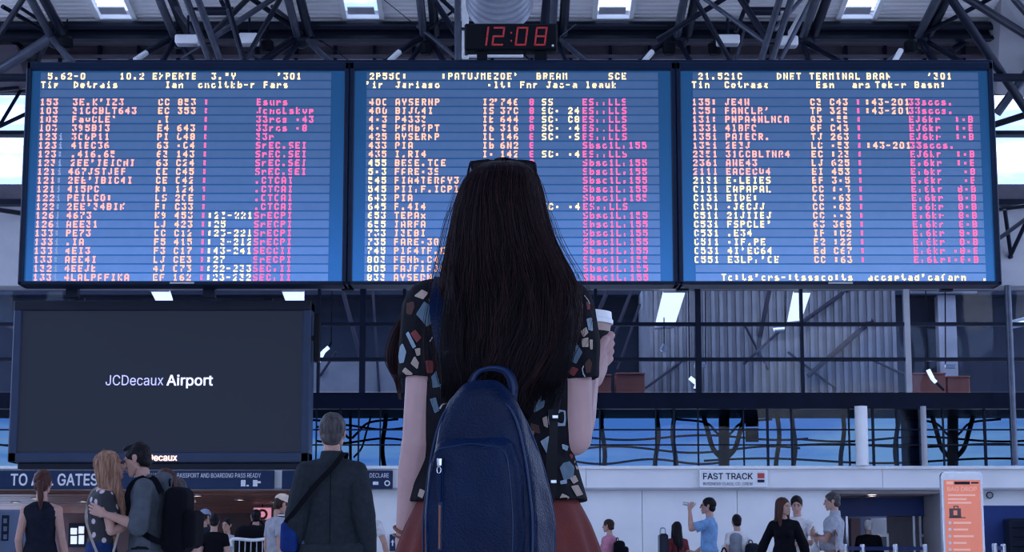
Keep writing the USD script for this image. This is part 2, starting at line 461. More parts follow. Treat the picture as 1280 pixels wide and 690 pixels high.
for xa, xb in ((X0, XWL), (XWR, X1)):
    obj('panel', MB().box((xa, 31.7, ZS[0]), (xb, 31.9, ZS[1])), 'grey_wall', uw)
    obj('ledge', MB().box((xa, 31.5, ZS[1]), (xb, 31.9, ZS[2])), 'dark_steel', uw)
    obj('panel', MB().box((xa, 31.68, ZS[2]), (xb, 31.9, ZS[3])), 'upper_panel', uw)
    obj('panel', MB().box((xa, 31.7, ZS[6]), (xb, 31.9, ZU - .3)), 'upper_panel', uw)
for k, (xa, xb) in enumerate(((X0, XWL), (XWR, X1))):
    wn = sthing(f'window_{3 + k}', (xa, 31.8, ZS[3]))
    for za, zb in ((ZS[3], ZS[4]), (ZS[5], ZS[6])):
        obj('pane', MB().box((xa, 31.78, za), (xb, 31.79, zb)), 'bright_glass', wn)
    obj('transom', MB().box((xa, 31.6, ZS[4]), (xb, 31.85, ZS[5])), 'dark_steel', wn)
    for t in np.linspace(xa, xb, 3):
        obj('frame', MB().box((t - .04, 31.65, ZS[3]), (t + .04, 31.88, ZS[6])), 'dark_steel', wn)
# unseen hall side walls, added to cut the light on the front woman
for nm, x in (('wall_left', X0 - 5.7), ('wall_right', X1 + 5.7)):
    struct(nm, MB().box((x - .15, -10.5, 0), (x + .15, 9, 8.5)), 'grey_wall')
# side walls of the hall, outside the view: low wall, posts, head beam
for nm, x, s in (('wall_left', X0, -1), ('wall_right', X1, 1)):
    lw = sthing(nm, (x, 22, 0))
    obj('panel', MB().box((x, 10, 0), (x + s * .2, YF + 6, 2.6)), 'white_wall', lw)
    obj('beam', MB().box((x, 10, 8.6), (x + s * .2, YF, 9.4)), 'upper_panel', lw)
    for y in (10.2, 15.5, 21, 26.5):
        obj('post', MB().box((x, y, 2.6), (x + s * .2, y + .3, 8.6)), 'tube_grey', lw)

# ------------------------------------------------------------------ roof: corrugated deck with skylights, falling towards the end wall
SL, YP = .158, 30.5
ZP = zat(41, YP)


def zroof(y):
    return ZP + .22 + SL * (YP - y)


SKX = [(xat(a, 38, YP - .2), xat(b, 38, YP - .2)) for a, b in ((122, 166), (431, 476), (744, 789), (1050, 1094))]
YH0, YH1 = 28.2, YP - .12


def deck(xa, xb, ya, yb):
    pitch = .075
    k = int(round((yb - ya) / pitch))
    ys = np.repeat(np.linspace(ya, yb, k + 1), 2)[1:-1]
    off = np.tile([0, 0, .022, .022], k)[:len(ys)]
    z = zroof(ys) + off
    v = np.vstack([np.stack([np.full(len(ys), x), ys, z + h], 1) for x in (xa, xb) for h in (0, .12)])
    m, q = len(ys), []
    for i in range(m - 1):
        q += [[i, i + 1, 2 * m + i + 1, 2 * m + i], [m + i, 3 * m + i, 3 * m + i + 1, m + i + 1]]
    return v, np.array(q)


cl = MB()
edges = [X0] + [e for s in SKX for e in s] + [X1]
for i in range(0, len(edges), 2):
    cl.add(*deck(edges[i], edges[i + 1], 14.0, YP + .6))
for a, b in SKX:
    cl.add(*deck(a, b, 14.0, YH0))
    cl.add(*deck(a, b, YH1, YP + .6))
struct('ceiling', cl, 'deck')
# unseen roof, shaped to grade the reflections in the boards; sides and end open
YR, YE = 8.0, -10.5


def zhall(y):
    """The vault: it rises to a ridge and falls again to the open front behind the camera."""
    return zroof(y) if y >= YR else zroof(YR) - SL * (YR - y)


for ya, yb in ((YR, 14.0), (YE, YR)):
    p = np.array([[x, y, zhall(y) + h] for x in (X0 - 6, X1 + 6) for y in (ya, yb) for h in (.02, .14)])
    struct('ceiling_hall', m3.Manifold.hull_points(p), 'upper_panel')
for i, y in enumerate((YE, -5, 0.5, 6, 11)):
    struct('beam', MB().box((X0 - 6, y, zhall(y) - .5), (X1 + 6, y + .35, zhall(y))), 'tube_dark')
    for x in (X0 - 5.4, X1 + 5.4):
        struct('pillar_6', MB().tube((x, y + .17, 0), (x, y + .17, zhall(y) - .4), .16, 16), 'tube_grey', smooth=40)
for i, (a, b) in enumerate(SKX):
    k = sthing(f'window_{5 + i}', (a, YH1, zroof(YH1)))
    up = np.array([0, -SL, -1.0])
    t = .05
    for xa, xb in ((a - t, a + .03), (b - .03, b + t)):
        p = np.array([[x, y, zroof(y) + h] for x in (xa, xb) for y in (YH0, YH1) for h in (-.05, .03)])
        obj('frame', m3.Manifold.hull_points(p), 'white_paint', k)
    for y0, y1, h in ((YH1 - .03, YH1 + .06, -.04), (YH0 - .06, YH0, -.05)):
        p = np.array([[x, y, zroof(y) + hh] for x in (a, b) for y in (y0, y1) for hh in (h, .03)])
        obj('frame', m3.Manifold.hull_points(p), 'white_paint', k)
    ym = YH1 - .36
    p = np.array([[x, y, zroof(y) + hh] for x in (a + .06, b - .10) for y in (ym, ym + .24) for hh in (.0, .02)])
    obj('blind', m3.Manifold.hull_points(p), 'grey_wall', k)
    p = np.array([[x, y, zroof(y) + hh] for x in (a, b) for y in (YH0, YH1) for hh in (.022, .028)])
    obj('pane', m3.Manifold.hull_points(p), 'bright_glass', k)
pu = sthing('beam', (0, YP, ZP))
obj('flange', MB().tube((X0, YP - .12, ZP + .09), (X1, YP - .12, ZP + .09), .075, 14), 'tube_dark', pu, smooth=40)
obj('flange', MB().box((X0, YP - .05, ZP - .12), (X1, YP + .15, ZP - .06)), 'tube_dark', pu)
obj('web', MB().box((X0, YP + .02, ZP - .08), (X1, YP + .1, ZP + .15)), 'dark_steel', pu)
obj('soffit', MB().box((X0, YP + .1, ZP + .1), (X1, 31.75, ZP + .16)), 'upper_panel', pu)


def truss(spec):
    """Steelwork round one node of the roof: rows of (pixel, depth) ends, radius, material."""
    first = spec[0]
    tr = sthing('beam', at(first[0], first[1], first[2]))
    for (xa, ya, da, xb, yb, db, r, m) in spec:
        if 64 < yb < 90 and 100 < xb < 1235 and yb > ya and m != 'w':   # braces run on to the rail behind the boards
            xb, yb, db = xa + (xb - xa) * (97 - ya) / (yb - ya), 97, 29.4
        p, q = at(xa, ya, da), at(xb, yb, db)
        obj('tube', MB().tube(p, q, r * .74, 12), {'d': 'tube_dark', 'g': 'tube_grey', 'w': 'white_paint'}[m], tr, smooth=40)


def rafter(px, r=.07):
    """A tube up the roof slope from the purlin node at pixel px, and a dark one modelling a shadow."""
    p = at(px, 43, YP - .3)
    tr = sthing('beam', p)
    for dx, rr, m, dz in ((0, r, 'tube_grey', -.03), (.19, r * 1.15, 'tube_dark', .02)):  # the dark tube models a shadow beside the grey one
        q = p + [dx, 0, dz]
        obj('tube', MB().tube(q, q + np.array([0, -9.0, 9.0 * SL]), rr, 12), m, tr, smooth=40)
    obj('node', trimesh.creation.icosphere(2, .15).apply_translation(p + [.06, .06, -.08]), 'tube_dark', tr, smooth=True)


for px in (64, 218, 372, 530, 690, 846, 1004, 1148):
    rafter(px)
# lower chords of the two big trusses, twin tubes parallel to the roof
for px in (262, 951):
    p = at(px, 76, 28.2)
    tr = sthing('beam', p)
    for dx in (0, .17):
        obj('chord', MB().tube(p + [dx, .6, -.6 * SL], p + [dx, -7.0, 7.0 * SL], .052, 12), 'tube_grey', tr, smooth=40)
    for y in (-.6, -1.8, -3.0):
        obj('batten', MB().box(p + [0, y - .04, -y * SL - .01], p + [.17, y + .04, -y * SL + .02]), 'tube_dark', tr)
obj('rail', MB().tube((X0, 29.4, zat(97, 29.4)), (X1, 29.4, zat(97, 29.4)), .07, 12), 'tube_dark', pu, smooth=40)
for px in (-22, 1302):
    p = at(px, 43, 30.4)
    struct('pillar_7', MB().tube((p[0], 30.4, 0), (p[0], 30.4, zroof(30.4) - .1), .15, 16), 'tube_dark', smooth=40)
truss([(64, 46, 30.2, 93, 82, 29.4, .085, 'g'), (62, 48, 30.2, -22, 101, 30.4, .12, 'g'), (60, 50, 30.2, 44, 82, 31.2, .07, 'd'), (34, -10, 28.6, -22, 77, 30.4, .07, 'd'), (3, 8, 29.2, 62, 42, 30.2, .05, 'd'), (26, 10, 29.2, 60, 32, 30.0, .04, 'd'), (28, 60, 31.2, 8, 45, 31.2, .06, 'd')])
truss([(214, 48, 30.2, 181, 67, 29.8, .075, 'd'), (183, 66, 29.8, 169, 75, 29.6, .065, 'w'), (218, 50, 30.2, 204, 75, 31.0, .07, 'd'), (222, 48, 30.2, 234, 66, 31.2, .06, 'd'), (210, -6, 28.8, 242, 42, 29.8, .05, 'g')])
truss([(265, 48, 28.0, 345, -4, 29.4, .065, 'g'), (263, 45, 28.0, 316, -8, 29.4, .065, 'd'), (281, -8, 27.6, 304, 72, 28.4, .055, 'd'), (284, 12, 27.6, 300, 66, 28.4, .03, 'g'), (306, 76, 28.0, 354, -8, 29.4, .06, 'd'), (308, -6, 28.8, 372, 38, 30.0, .06, 'd'), (340, 8, 29.2, 372, 32, 30.0, .045, 'g'), (300, 60, 28.4, 330, 78, 28.8, .02, 'd'), (226, 73, 28.2, 250, 58, 28.2, .02, 'g'), (253, 14, 29.0, 292, 14, 29.0, .10, 'd'), (276, 0, 29.2, 296, 40, 29.6, .05, 'd')])
truss([(384, 50, 30.2, 411, 76, 29.4, .07, 'g'), (366, 50, 30.2, 330, 76, 28.8, .10, 'd'), (372, 54, 30.2, 356, 76, 31.2, .06, 'd'), (378, 36, 30.2, 402, 52, 30.6, .03, 'd'), (400, 50, 30.6, 428, 70, 30.6, .012, 'd')])
truss([(529, 45, 30.2, 496, 67, 29.8, .075, 'd'), (499, 65, 29.8, 487, 76, 29.6, .065, 'w'), (522, 32, 30.0, 573, 74, 29.2, .05, 'g'), (530, 54, 30.2, 513, 76, 31.0, .06, 'd'), (536, 46, 30.2, 554, 76, 31.2, .07, 'd'), (538, -6, 28.8, 570, 42, 29.8, .07, 'd'), (551, -2, 29, 570, 16, 29.4, .05, 'd'), (538, 36, 29.8, 566, 14, 29.4, .03, 'd'), (478, -2, 29, 520, 32, 30, .01, 'd')])
truss([(699, 48, 30.2, 731, 76, 29.4, .065, 'g'), (698, 54, 30.2, 707, 76, 31.0, .05, 'd'), (700, 46, 29.8, 720, 30, 29.8, .012, 'g')])
truss([(840, 46, 30.2, 813, 67, 29.8, .075, 'd'), (815, 65, 29.8, 805, 77, 29.6, .065, 'w'), (846, 50, 30.2, 863, 77, 31.2, .06, 'd'), (912, -6, 28.8, 822, 50, 29.4, .06, 'd'), (866, -6, 28.4, 914, 77, 29.0, .055, 'd'), (880, -2, 28.8, 958, 54, 28.4, .05, 'g'), (920, -10, 28.4, 958, 48, 28.4, .075, 'd'), (931, 36, 29.6, 920, 74, 29.6, .03, 'g'), (935, 0, 29.4, 920, 40, 29.4, .05, 'd'), (935, 14, 29.2, 975, 14, 29.2, .10, 'd')])
truss([(1016, -8, 29.2, 985, 46, 30.2, .06, 'w'), (1018, -8, 29.0, 978, 70, 30.0, .05, 'g'), (1004, -4, 28.8, 968, 38, 28.6, .045, 'g'), (1008, 54, 30.2, 1042, 72, 29.6, .07, 'd'), (1003, 54, 30.2, 1012, 77, 31.0, .06, 'd')])  # first tube is white: sunlight put into its colour
truss([(1148, 48, 30.2, 1124, 66, 29.6, .05, 'g'), (1126, 63, 29.6, 1117, 79, 29.4, .065, 'w'), (1150, 50, 30.2, 1170, 80, 31.2, .09, 'd'), (1158, 52, 30.2, 1216, 86, 29.2, .07, 'd'), (1186, -6, 28.4, 1300, 163, 30.4, .10, 'd'), (1200, -8, 28.4, 1300, 55, 30.4, .095, 'd'), (1242, -4, 28.6, 1156, 42, 30.0, .05, 'd'), (1264, -6, 28.4, 1302, 39, 30.4, .08, 'd'), (1210, 50, 30.8, 1190, 63, 30.6, .08, 'd')])
truss([(1300, 69, 30.4, 1246, 142, 31.0, .10, 'g'), (1236, 158, 31.7, 1300, 138, 30.4, .08, 'd'), (1238, 263, 31.7, 1300, 255, 30.4, .05, 'd'), (1238, 306, 31.7, 1300, 261, 30.4, .05, 'g'), (1256, 262, 31.2, 1264, 322, 31.7, .05, 'd'), (1300, 240, 30.4, 1262, 322, 31.7, .05, 'd')])
truss([(40, 108, 31.7, -22, 114, 30.4, .05, 'd'), (42, 138, 31.7, -22, 168, 30.4, .05, 'd'), (27, 111, 31.7, -22, 193, 30.4, .045, 'd'), (42, 269, 31.7, -22, 259, 30.4, .06, 'd')])
# sloping end plates of the roof
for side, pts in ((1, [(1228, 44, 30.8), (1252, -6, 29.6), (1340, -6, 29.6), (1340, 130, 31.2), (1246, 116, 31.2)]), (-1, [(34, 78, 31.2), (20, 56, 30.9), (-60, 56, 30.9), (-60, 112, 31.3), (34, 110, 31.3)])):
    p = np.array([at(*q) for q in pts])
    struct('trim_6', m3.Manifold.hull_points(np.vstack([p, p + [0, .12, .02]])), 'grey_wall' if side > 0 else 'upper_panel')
# ------------------------------------------------------------------ departure boards
FONT = {k: [int(h[i:i + 2], 16) for i in range(0, 10, 2)] for k, h in dict(zip(
    "0123456789:.,-*'\"ABCDEFGHIJKLMNOPQRSTUVWXYZabcdefiklmnoprstuvx?",
    ("3E4141413E 00427F4000 4261514946 2141454B31 1814127F10 2745454539 3C4A494930 0171090503 3649494936 0649493E00 0036360000 0060600000 0050300000 0808080800 0018180000 0005030000 0007000700 "
     "7E1111117E 7F49494936 3E41414122 7F4141221C 7F49494941 7F09090901 3E4149497A 7F0808087F 00417F4100 2040413F01 7F08142241 7F40404040 7F020C027F 7F0408107F 3E4141413E 7F09090906 3E4151215E 7F09192946 4649494931 "
     "01017F0101 3F4040403F 1F2040201F 3F4038403F 6314081463 0708700807 6151494543 "
     "2054545478 7F48444438 3844444420 384444487F 3854545418 087E090102 00447D4000 7F10284400 00417F4000 7C04180478 7C08040478 3844444438 7C14141408 7C08040408 4854545420 043F444020 3C4040207C 1C2040201C 4428102844 0201510906").split())).items()}
YB = 21.0
PITCH = (zat(95.2, YB) - zat(346.6, YB)) / 23
CELL = xat(620.5, 130, YB) - xat(612.3, 130, YB)
led_rng = random.Random(7)


def led(items, zc):
    """Lit dots of one row: runs of dots in a column are one bar."""
    mb = MB()
    dx, dz = CELL * .118, PITCH * .104
    for x, ch in items:
        cols = FONT.get(ch)
        if not cols:
            continue
        lost = 9 if ch in "1IilT:.'*Y" else led_rng.choice((2, 2, 2, 2, 9, 4))
        for c, bits in enumerate(cols):
            if c == lost:
                continue
            r = 0
            while r < 7:
                if bits >> r & 1 and led_rng.random() > .06:
                    e = r
                    while e < 6 and bits >> (e + 1) & 1:
                        e += 1
                    xa, z1 = x + (c - 2.5) * dx, zc + (3.5 - r) * dz
                    mb.box((xa - dx * .38, YB - .004, zc + (2.5 - e - .25) * dz), (xa + dx * 1.38, YB, z1 + .25 * dz))
                    r = e + 1
                r += 1
    return mb


def board(label, px_l, px_r, slat_l, slat_r, col0, rows):
    xl, xr = xat(px_l, 220, YB), xat(px_r, 220, YB)
    zt_, zb_ = zat(79, YB), zat(356.5, YB)
    b = thing('departure_board', ((xl + xr) / 2, YB, zb_), label, 'departure board')
    fw = .055
    fr = MB().bevel((xl, YB - .06, zat(88.5, YB)), (xr, YB + .3, zt_), .012).bevel((xl, YB - .06, zb_), (xr, YB + .3, zb_ + .04), .01)
    fr.bevel((xl, YB - .06, zb_), (xl + fw, YB + .3, zt_), .012).bevel((xr - fw, YB - .06, zb_), (xr, YB + .3, zt_), .012)
    obj('frame', fr, 'board_frame', b)
    obj('back_panel', MB().box((xl + .02, YB + .012, zb_ + .02), (xr - .02, YB + .28, zat(87, YB))), 'board_back', b)
    xm = (xl + xr) / 2
    obj('maker_plate', MB().box((xm - .14, YB - .064, zb_ + .008), (xm + .14, YB - .058, zb_ + .028)), 'grey_wall', b)
    sa, sb = xat(slat_l, 95, YB), xat(slat_r, 95, YB)
    for r in range(24):
        zc = zat(95.2, YB) - PITCH * r
        s = obj('slat', MB().box((sa, YB, zc - PITCH * .415), (sb, YB + .03, zc + PITCH * .415)), f'slat_{r * 7 % 3}', b)
        by = {}
        for col, text, m in rows.get(r, ()):
            for i, ch in enumerate(text):
                if ch != ' ':
                    by.setdefault(m, []).append((col0 + CELL * (col + i), ch))
        for m, items in by.items():
            mb = led(items, zc)
            if mb.n:
                obj('lettering', mb, m, s)
    return b


C, PE, PK, OR = 'cream_led', 'peach_led', 'pink_led', 'orange_led'
R1 = {0: [(1, '5.62-0', C), (12, "10.2", C), (17, 'EXPERTE', C), (26, '3."Y', C), (36, "'301", C)],
      1: [(0, 'Tim', C), (5, 'Detrais', C), (19, 'Ian', C), (24, 'cncltkb-n', C), (34, 'Fars', C)]}
for i, (a, b, c, d, g, s) in enumerate((
        ('153', "3E.K'IZ3", 'CC', '853', '', 'Bsurs'), ('103', '31CCBLT643', 'EC', '353', '', 'JcncLskvp'), ('103', "FavCLE'", '.I', '', '', '33rcs *43'), ('103', '395B13', 'E4', '643', '', '33rcs *8'),
        ('123', '3C6P11', 'PI', 'C48', '', '33r'), ('123', '41EC36', '63', '*C4', '', 'SrEC.SEI'), ('123', '.416.65', '63', '143', '', 'SrEC.SEI'), ('123', "2EE'IBICNI", '63', 'C24', '', 'SrEC.SEI'),
        ('121', '467JSTJEF', 'OE', 'C45', '', 'SrEC.SEI'), ('121', "2EE'IBIC4I", 'CE', 'C42', '', '.CTCAI'), ('121', '415PC', 'K:', '124', '', '.CTCAI'), ('122', 'PEILCO:', 'LS', '2CE', '', '.CTCAI'),
        ('122', "2EE'34BIK", 'F:', 'C33', '', '.CTCAI'), ('126', '4673', 'K9', '453', ':23-221', 'SrECPI'), ('126', 'AEE31', 'LJ', '423', ':25', 'SrECPI'), ('133', 'PE73', 'CC', 'C12', ':23-221', 'SrECPI'),
        ('133', '.IA', 'F5', '415', ': 3-212', 'SrECPI'), ('133', '4EI3', 'F3', 'C17', ':43-241', 'SECCII'), ('133', 'AEE4I', 'LJ', 'CE3', ':27', 'SrECPI'), ('132', '4EEJb', '4J', 'C73', ':22-233', 'SEC,II'),
        ('133', '4LALPAFIKA', 'EF', '162', ':23-232', 'SEC,II'))):
    R1[i + 3] = [(0, a, PE), (5 if i < 8 else 4.7, b, PE), (18, c, OR), (21, d, OR), (25, ':', PK), (26, g, C), (33, s, PK)]
    if i > 3:
        R1[i + 3].append((3, 'i' if i % 3 else ':', 'ghost_led'))
R2 = {0: [(0, '2P550:', C), (11, ':PATUJME', C), (19, "ZOE'", C), (25.5, 'BREAM', C), (36.5, 'SCE', C)],
      1: [(-.6, "'in", C), (4, 'Jariaso', C), (18, '*lt:', C), (23, 'Fmr', C), (27, 'Jac-a', C), (33, 'leauk', C)]}
st2 = ['ES,,LLS'] * 5 + ['Sbsc1L,155', 'ES,,LLS'] + ['Sbsc1L,155'] * 5 + ['ES,,LLS'] + ['Sbsc1L,155'] * 8
for i, (a, b, c, d, g) in enumerate((
        ('400', 'AYSERNP', 'I2', "'746", 'SS'), ('400', 'BIJC4I', 'IS', ' 37C', 'SC* 24'), ('4*3', 'P4333', 'Ib', ' 644', 'SC* C8'), ('4*5', 'PRMb?PT', 'I6', ' 316', 'SC* *4'), ('425', 'AYSERNP', 'IL', ' 146', 'SC* *S'),
        ('433', 'PIA', 'Ib', ' 6N2', ''), ('435', 'I.RI4', 'I*', ' 142', 'SC* *4'), ('455', 'BESE.TOE', 'IL', ' 216', ''), ('5*3', 'FARE*3S', 'I6', ' 412', ''), ('545', 'PIA4TERAY3', 'IS', ' 353', ''),
        ('545', 'PII,F.ICPI', 'I2', ' 314', ''), ('643', 'PIA', 'Ib', ' 616', ''), ('645', 'F.4I4', 'I*', ' 352', 'SC* *4'), ('653', 'TERAx', 'IL', ' 146', ''), ('655', 'IARFA', 'IS', ' 237', ''), ('733', 'I3EBI', 'I6', ' 412', ''),
        ('735', 'FARE*3G', 'I2', ' 641', ''), ('745', 'PIA4TF.E', 'Ib', ' 352', ''), ('803', 'FENb.C4', 'IS', ' 124', ''), ('805', 'FAJFIAJC', 'IL', ' 336', ''), ('833', 'AYSERN', 'I6', ' 415', ''))):
    R2[i + 3] = [(0, a, C if i > 6 else OR), (4, b, OR), (17.3, c, OR), (19, d, OR), (24.4, '8', PK), (26.3, g, C), (32.5, st2[i], PK)]
R3 = {0: [(1, '21.521C', C), (13, 'DNET', C), (18, 'TERMINAL', C), (26.7, 'BRAN', C), (36, "'301", C)],
      1: [(0, 'Tim', C), (5, 'Cetrasa', C), (19, 'Bsn', C), (24.5, 'ars', C), (28, 'Tek-r', C), (34, 'Basn:', C)],
      23: [(4, "To:ts'ors-:tsss", C), (19, 'co:ts', C), (26, "accsptad'cafarn", C), (43.2, '.', C)]}
for i, (a, b, c, d, g, s) in enumerate((
        ('135:', 'JE4N', 'C3', 'C43', ':43-201', '33sccs.'), ('135:', "FANCLR'", 'TP', '325', ':43-201', '33sccs.'), ('131:', 'PNPA4NLNCA', 'G3', '*55', '', 'EJ6kr  :*B'), ('133i', '4IBFC', '6F', 'C43', '', 'EJ6kr  :*B'),
        ('135i', 'PAIECR.', 'TJ', '263', '', 'EJ6kr  :*B'), ('135i', '2E3J', 'LC', '*53', ':43-201', '33sccs.'), ('2351', '31CCBLTNR4', 'EC', ':23', '', 'EJ6kr  :*B'), ('2361', 'ANE43', 'LJ', '625', '', 'E,6kr  :*B'),
        ('2111', 'EACECV4', 'EI', '453', '', 'E,6kr   *B'), ('2131', 'E*LBIES', 'EP', '3*5', '', 'E,6kr   *B'), ('C11i', 'EAPAPAL', 'CC', ':*3', '', 'E,6kr  8*B'), ('C13i', 'EIDE:', 'CC', '*63', '', 'E,6kr  8*B'),
        ('C15i', '*J6CJJ', 'CC', '*63', '', 'E,6kr  8*B'), ('C51i', '21JIIEJ', 'CC', '**3', '', 'E,6kr  8*B'), ('C53i', "FSPCLE'", '63', '365', '', 'E,6kr  8*B'), ('C531', '.E34', 'IP', ':C2', '', 'E,6kr  8*B'),
        ('C511', '*IF.PE', 'F2', ':22', '', 'E,6kr  8*B'), ('C531', "4I'EC64", 'Ed', 'C67', '', 'E,6kr *8*B'), ('C551', "E3LP,'CE", 'CC', ':63', '', 'E,6kr:*8*B'))):
    R3[i + 3] = [(0, a, PE if i < 9 else C), (5, b, PE if i < 9 else C), (18, c, OR), (21, d, OR), (25, ':', PK), (26.4, g, OR), (33, s, PK)]
board('dark framed departure board above the blank advertising screen, with three pink status columns', 29, 435.5, 51, 414, xat(54.0, 110, YB), R1)
board('dark framed departure board in the middle, under the digital clock, behind the long-haired woman', 435.8, 845.8, 458.5, 822.5, xat(464.7, 110, YB), R2)
board('dark framed departure board whose bottom row carries one long message, over the glass gallery', 846.2, 1245.5, 865.8, 1222.5, xat(867.7, 110, YB), R3)
struct('beam', MB().bevel((xat(93, 78, YB), YB + .0, zat(80, YB)), (xat(1241, 78, YB), YB + .28, zat(74.5, YB)), .01), 'board_frame')
# steel posts under the boards that also carry the screen
for px in (104, 271, 440, 848, 1170):
    x = xat(px, 368, YB + .9)
    struct('pillar_3', MB().box((x - .07, YB + .32, zat(358, YB) if px > 400 else zat(380, YB + .9)), (x + .07, YB + .44, zat(200, YB))), 'dark_steel')
# ------------------------------------------------------------------ clock on the boards
xa, xb, zb, zt2 = xat(580.5, 50, YB), xat(697, 50, YB), zat(63, YB), zat(29.5, YB)
ck = thing('digital_clock', ((xa + xb) / 2, YB, zb), 'black digital clock with dim red digits standing on top of the boards', 'clock')
obj('housing', MB().bevel((xa, YB - .02, zb), (xb, YB + .2, zt2), .02), 'black_plastic', ck)
for a, b in ((596, 609), (668, 684)):
    obj('foot', MB().bevel((xat(a, 68, YB), YB + .02, zat(74.6, YB)), (xat(b, 68, YB), YB + .16, zb + .002), .01), 'black_plastic', ck)
obj('cable', tubemesh(spline([at(655, 63, YB + .1), at(655.5, 68, YB + .1), at(660, 73, YB + .1), at(664, 78, YB + .05)], 10), .008), 'black_plastic', ck)
obj('sensor', trimesh.creation.icosphere(2, .014).apply_translation(at(691, 57, YB - .022)), 'white_paint', ck)


def segs(ch, x, z, h, w):
    t = h * .115
    m = MB()
    g = t * .12
    SEG = {'a': ((0, h - t), (w, h)), 'g': ((0, (h - t) / 2), (w, (h + t) / 2)), 'd': ((0, 0), (w, t)), 'f': ((0, h / 2), (t, h)), 'b': ((w - t, h / 2), (w, h)), 'e': ((0, 0), (t, h / 2)), 'c': ((w - t, 0), (w, h / 2))}
    for k in {'1': 'bc', '2': 'abged', '0': 'abcdef', '8': 'abcdefg'}[ch]:
        (a, b), (c, d) = SEG[k]
        sh = .12 * b, .12 * d
        poly = Polygon([(a + g + .12 * b, b + g), (c - g + .12 * b, b + g), (c - g + .12 * d, d - g), (a + g + .12 * d, d - g)])
        m.prism(poly, (x, YB - .021, z), (1, 0, 0), (0, 0, 1), .004)
    return m


h = zat(34, YB) - zat(58, YB)
wd = xat(630, 46, YB) - xat(615, 46, YB)
for ch, px in (('1', 594), ('2', 614), ('0', 643), ('8', 667)):
    obj('digit', segs(ch, xat(px, 46, YB), zat(58, YB), h, wd), 'led_red', ck)
for py in (41, 51):
    obj('colon_dot', MB().box(at(638, py + 1, YB - .024), at(640, py - 1, YB - .02)), 'led_red', ck)
# ------------------------------------------------------------------ advertising screen
YS = 21.8
q = lambda px, py: at(px, py, YS)
xl, xr = xat(14, 480, YS), xat(388, 480, YS)
xi, xj = xat(25, 480, YS), xat(377, 480, YS)
z0, z1, z2, z3 = zat(578, YS), zat(565, YS), zat(388.5, YS), zat(376, YS)
sc = thing('advertising_screen', ((xl + xr) / 2, YS, z0), 'huge blank dark advertising screen with a small name in its middle, under the boards', 'screen')
obj('frame', MB().bevel((xl, YS - .03, z0), (xi, YS + .35, z3), .015).bevel((xj, YS - .03, z0), (xr, YS + .35, z3), .015).bevel((xl, YS - .03, z0), (xr, YS + .35, z1), .015), 'screen_frame', sc)
obj('top_rail', MB().bevel((xl, YS - .04, z2), (xr, YS + .35, z3), .012), 'screen_top', sc)
obj('panel', MB().box((xi, YS, z1), (xj, YS + .3, z2)), 'screen_dark', sc)
hh = zat(469, YS) - zat(481.5, YS)
obj('lettering', text_on('JCDecaux', hh, q(132, 481.5) + [0, -.001, 0], width=xat(204, 475, YS) - xat(132, 475, YS)), 'lilac_led', sc)
obj('lettering', text_on('Airport', hh, q(208, 481.5) + [0, -.001, 0], bold=True, width=xat(266, 475, YS) - xat(208, 475, YS)), 'white_led', sc)
obj('name_sign', text_on('JCDecaux', zat(567.5, YS) - zat(575.5, YS), q(172, 576) + [0, -.032, 0], depth=.02, bold=True, width=xat(222, 570, YS) - xat(172, 570, YS)), 'warm_sign', sc)
obj('underside_rail', MB().bevel((xl + .1, YS + .05, zat(586, YS)), (xr - .1, YS + .3, z0), .01), 'screen_top', sc)  # dark bar modelling the shade under the screen
sp = thing('loudspeaker', q(396, 422), 'narrow black loudspeaker column beside the advertising screen', 'loudspeaker')
obj('cabinet', MB().bevel(q(391.5, 452), q(400, 392) + [0, .12, 0], .01), 'black_plastic', sp)
obj('bracket', MB().box((xr - .004, YS + .05, q(386, 425)[2]), q(393, 419) + [0, .09, 0]), 'dark_steel', sp)
for px in (90, 330):
    struct('pillar_5', MB().box((xat(px, 420, YS) - .05, YS + .3, z0 + .3), (xat(px, 420, YS) + .05, YS + .42, zat(355, YB))), 'dark_steel')

# ------------------------------------------------------------------ gallery contents seen through the glass, and imitated skylight reflections
YG = YF + 1.5


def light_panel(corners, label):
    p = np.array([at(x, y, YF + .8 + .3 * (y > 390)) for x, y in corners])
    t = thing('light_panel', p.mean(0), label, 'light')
    obj('diffuser', m3.Manifold.hull_points(np.vstack([p, p + [0, .05, 0]])), 'glow_white', t)  # glowing solid imitating a skylight reflected in the glass, no lamp
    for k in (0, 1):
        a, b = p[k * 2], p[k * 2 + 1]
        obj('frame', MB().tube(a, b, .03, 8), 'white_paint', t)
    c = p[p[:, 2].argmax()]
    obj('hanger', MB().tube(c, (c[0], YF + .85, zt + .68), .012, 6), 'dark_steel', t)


light_panel([(829, 364), (857, 364), (843, 408), (818, 410)], 'slanted white imitation skylight reflection behind the gallery glass, next to the coffee cup')
light_panel([(992, 364), (1014, 364), (1001, 402), (984, 404)], 'slanted white imitation skylight reflection behind the glass under the middle of the message board')
light_panel([(966, 408), (982, 407), (980, 413), (968, 414)], 'short white imitation reflection touching the foot of a slanted one in the gallery')
light_panel([(188, 363), (212, 363), (217, 379), (196, 379)], 'small slanted imitation skylight reflection in the gap above the blank screen, between its posts')
light_panel([(352, 363), (380, 363), (380, 379), (358, 379)], 'small slanted imitation skylight reflection in the gap above the blank screen, at its end')
light_panel([(1262, 403), (1290, 396), (1290, 404), (1264, 409)], 'flat bright imitation skylight reflection in the gallery behind the thin pipe at the frame edge')
light_panel([(826, 438), (830, 430), (833, 432), (829, 440)], 'tiny tilted imitation reflection strip in the gallery below the slanted panel by the cup')
light_panel([(868, 456), (882, 455), (882, 458), (868, 459)], 'tiny flat imitation reflection strip in the gallery over a crooked lamp')
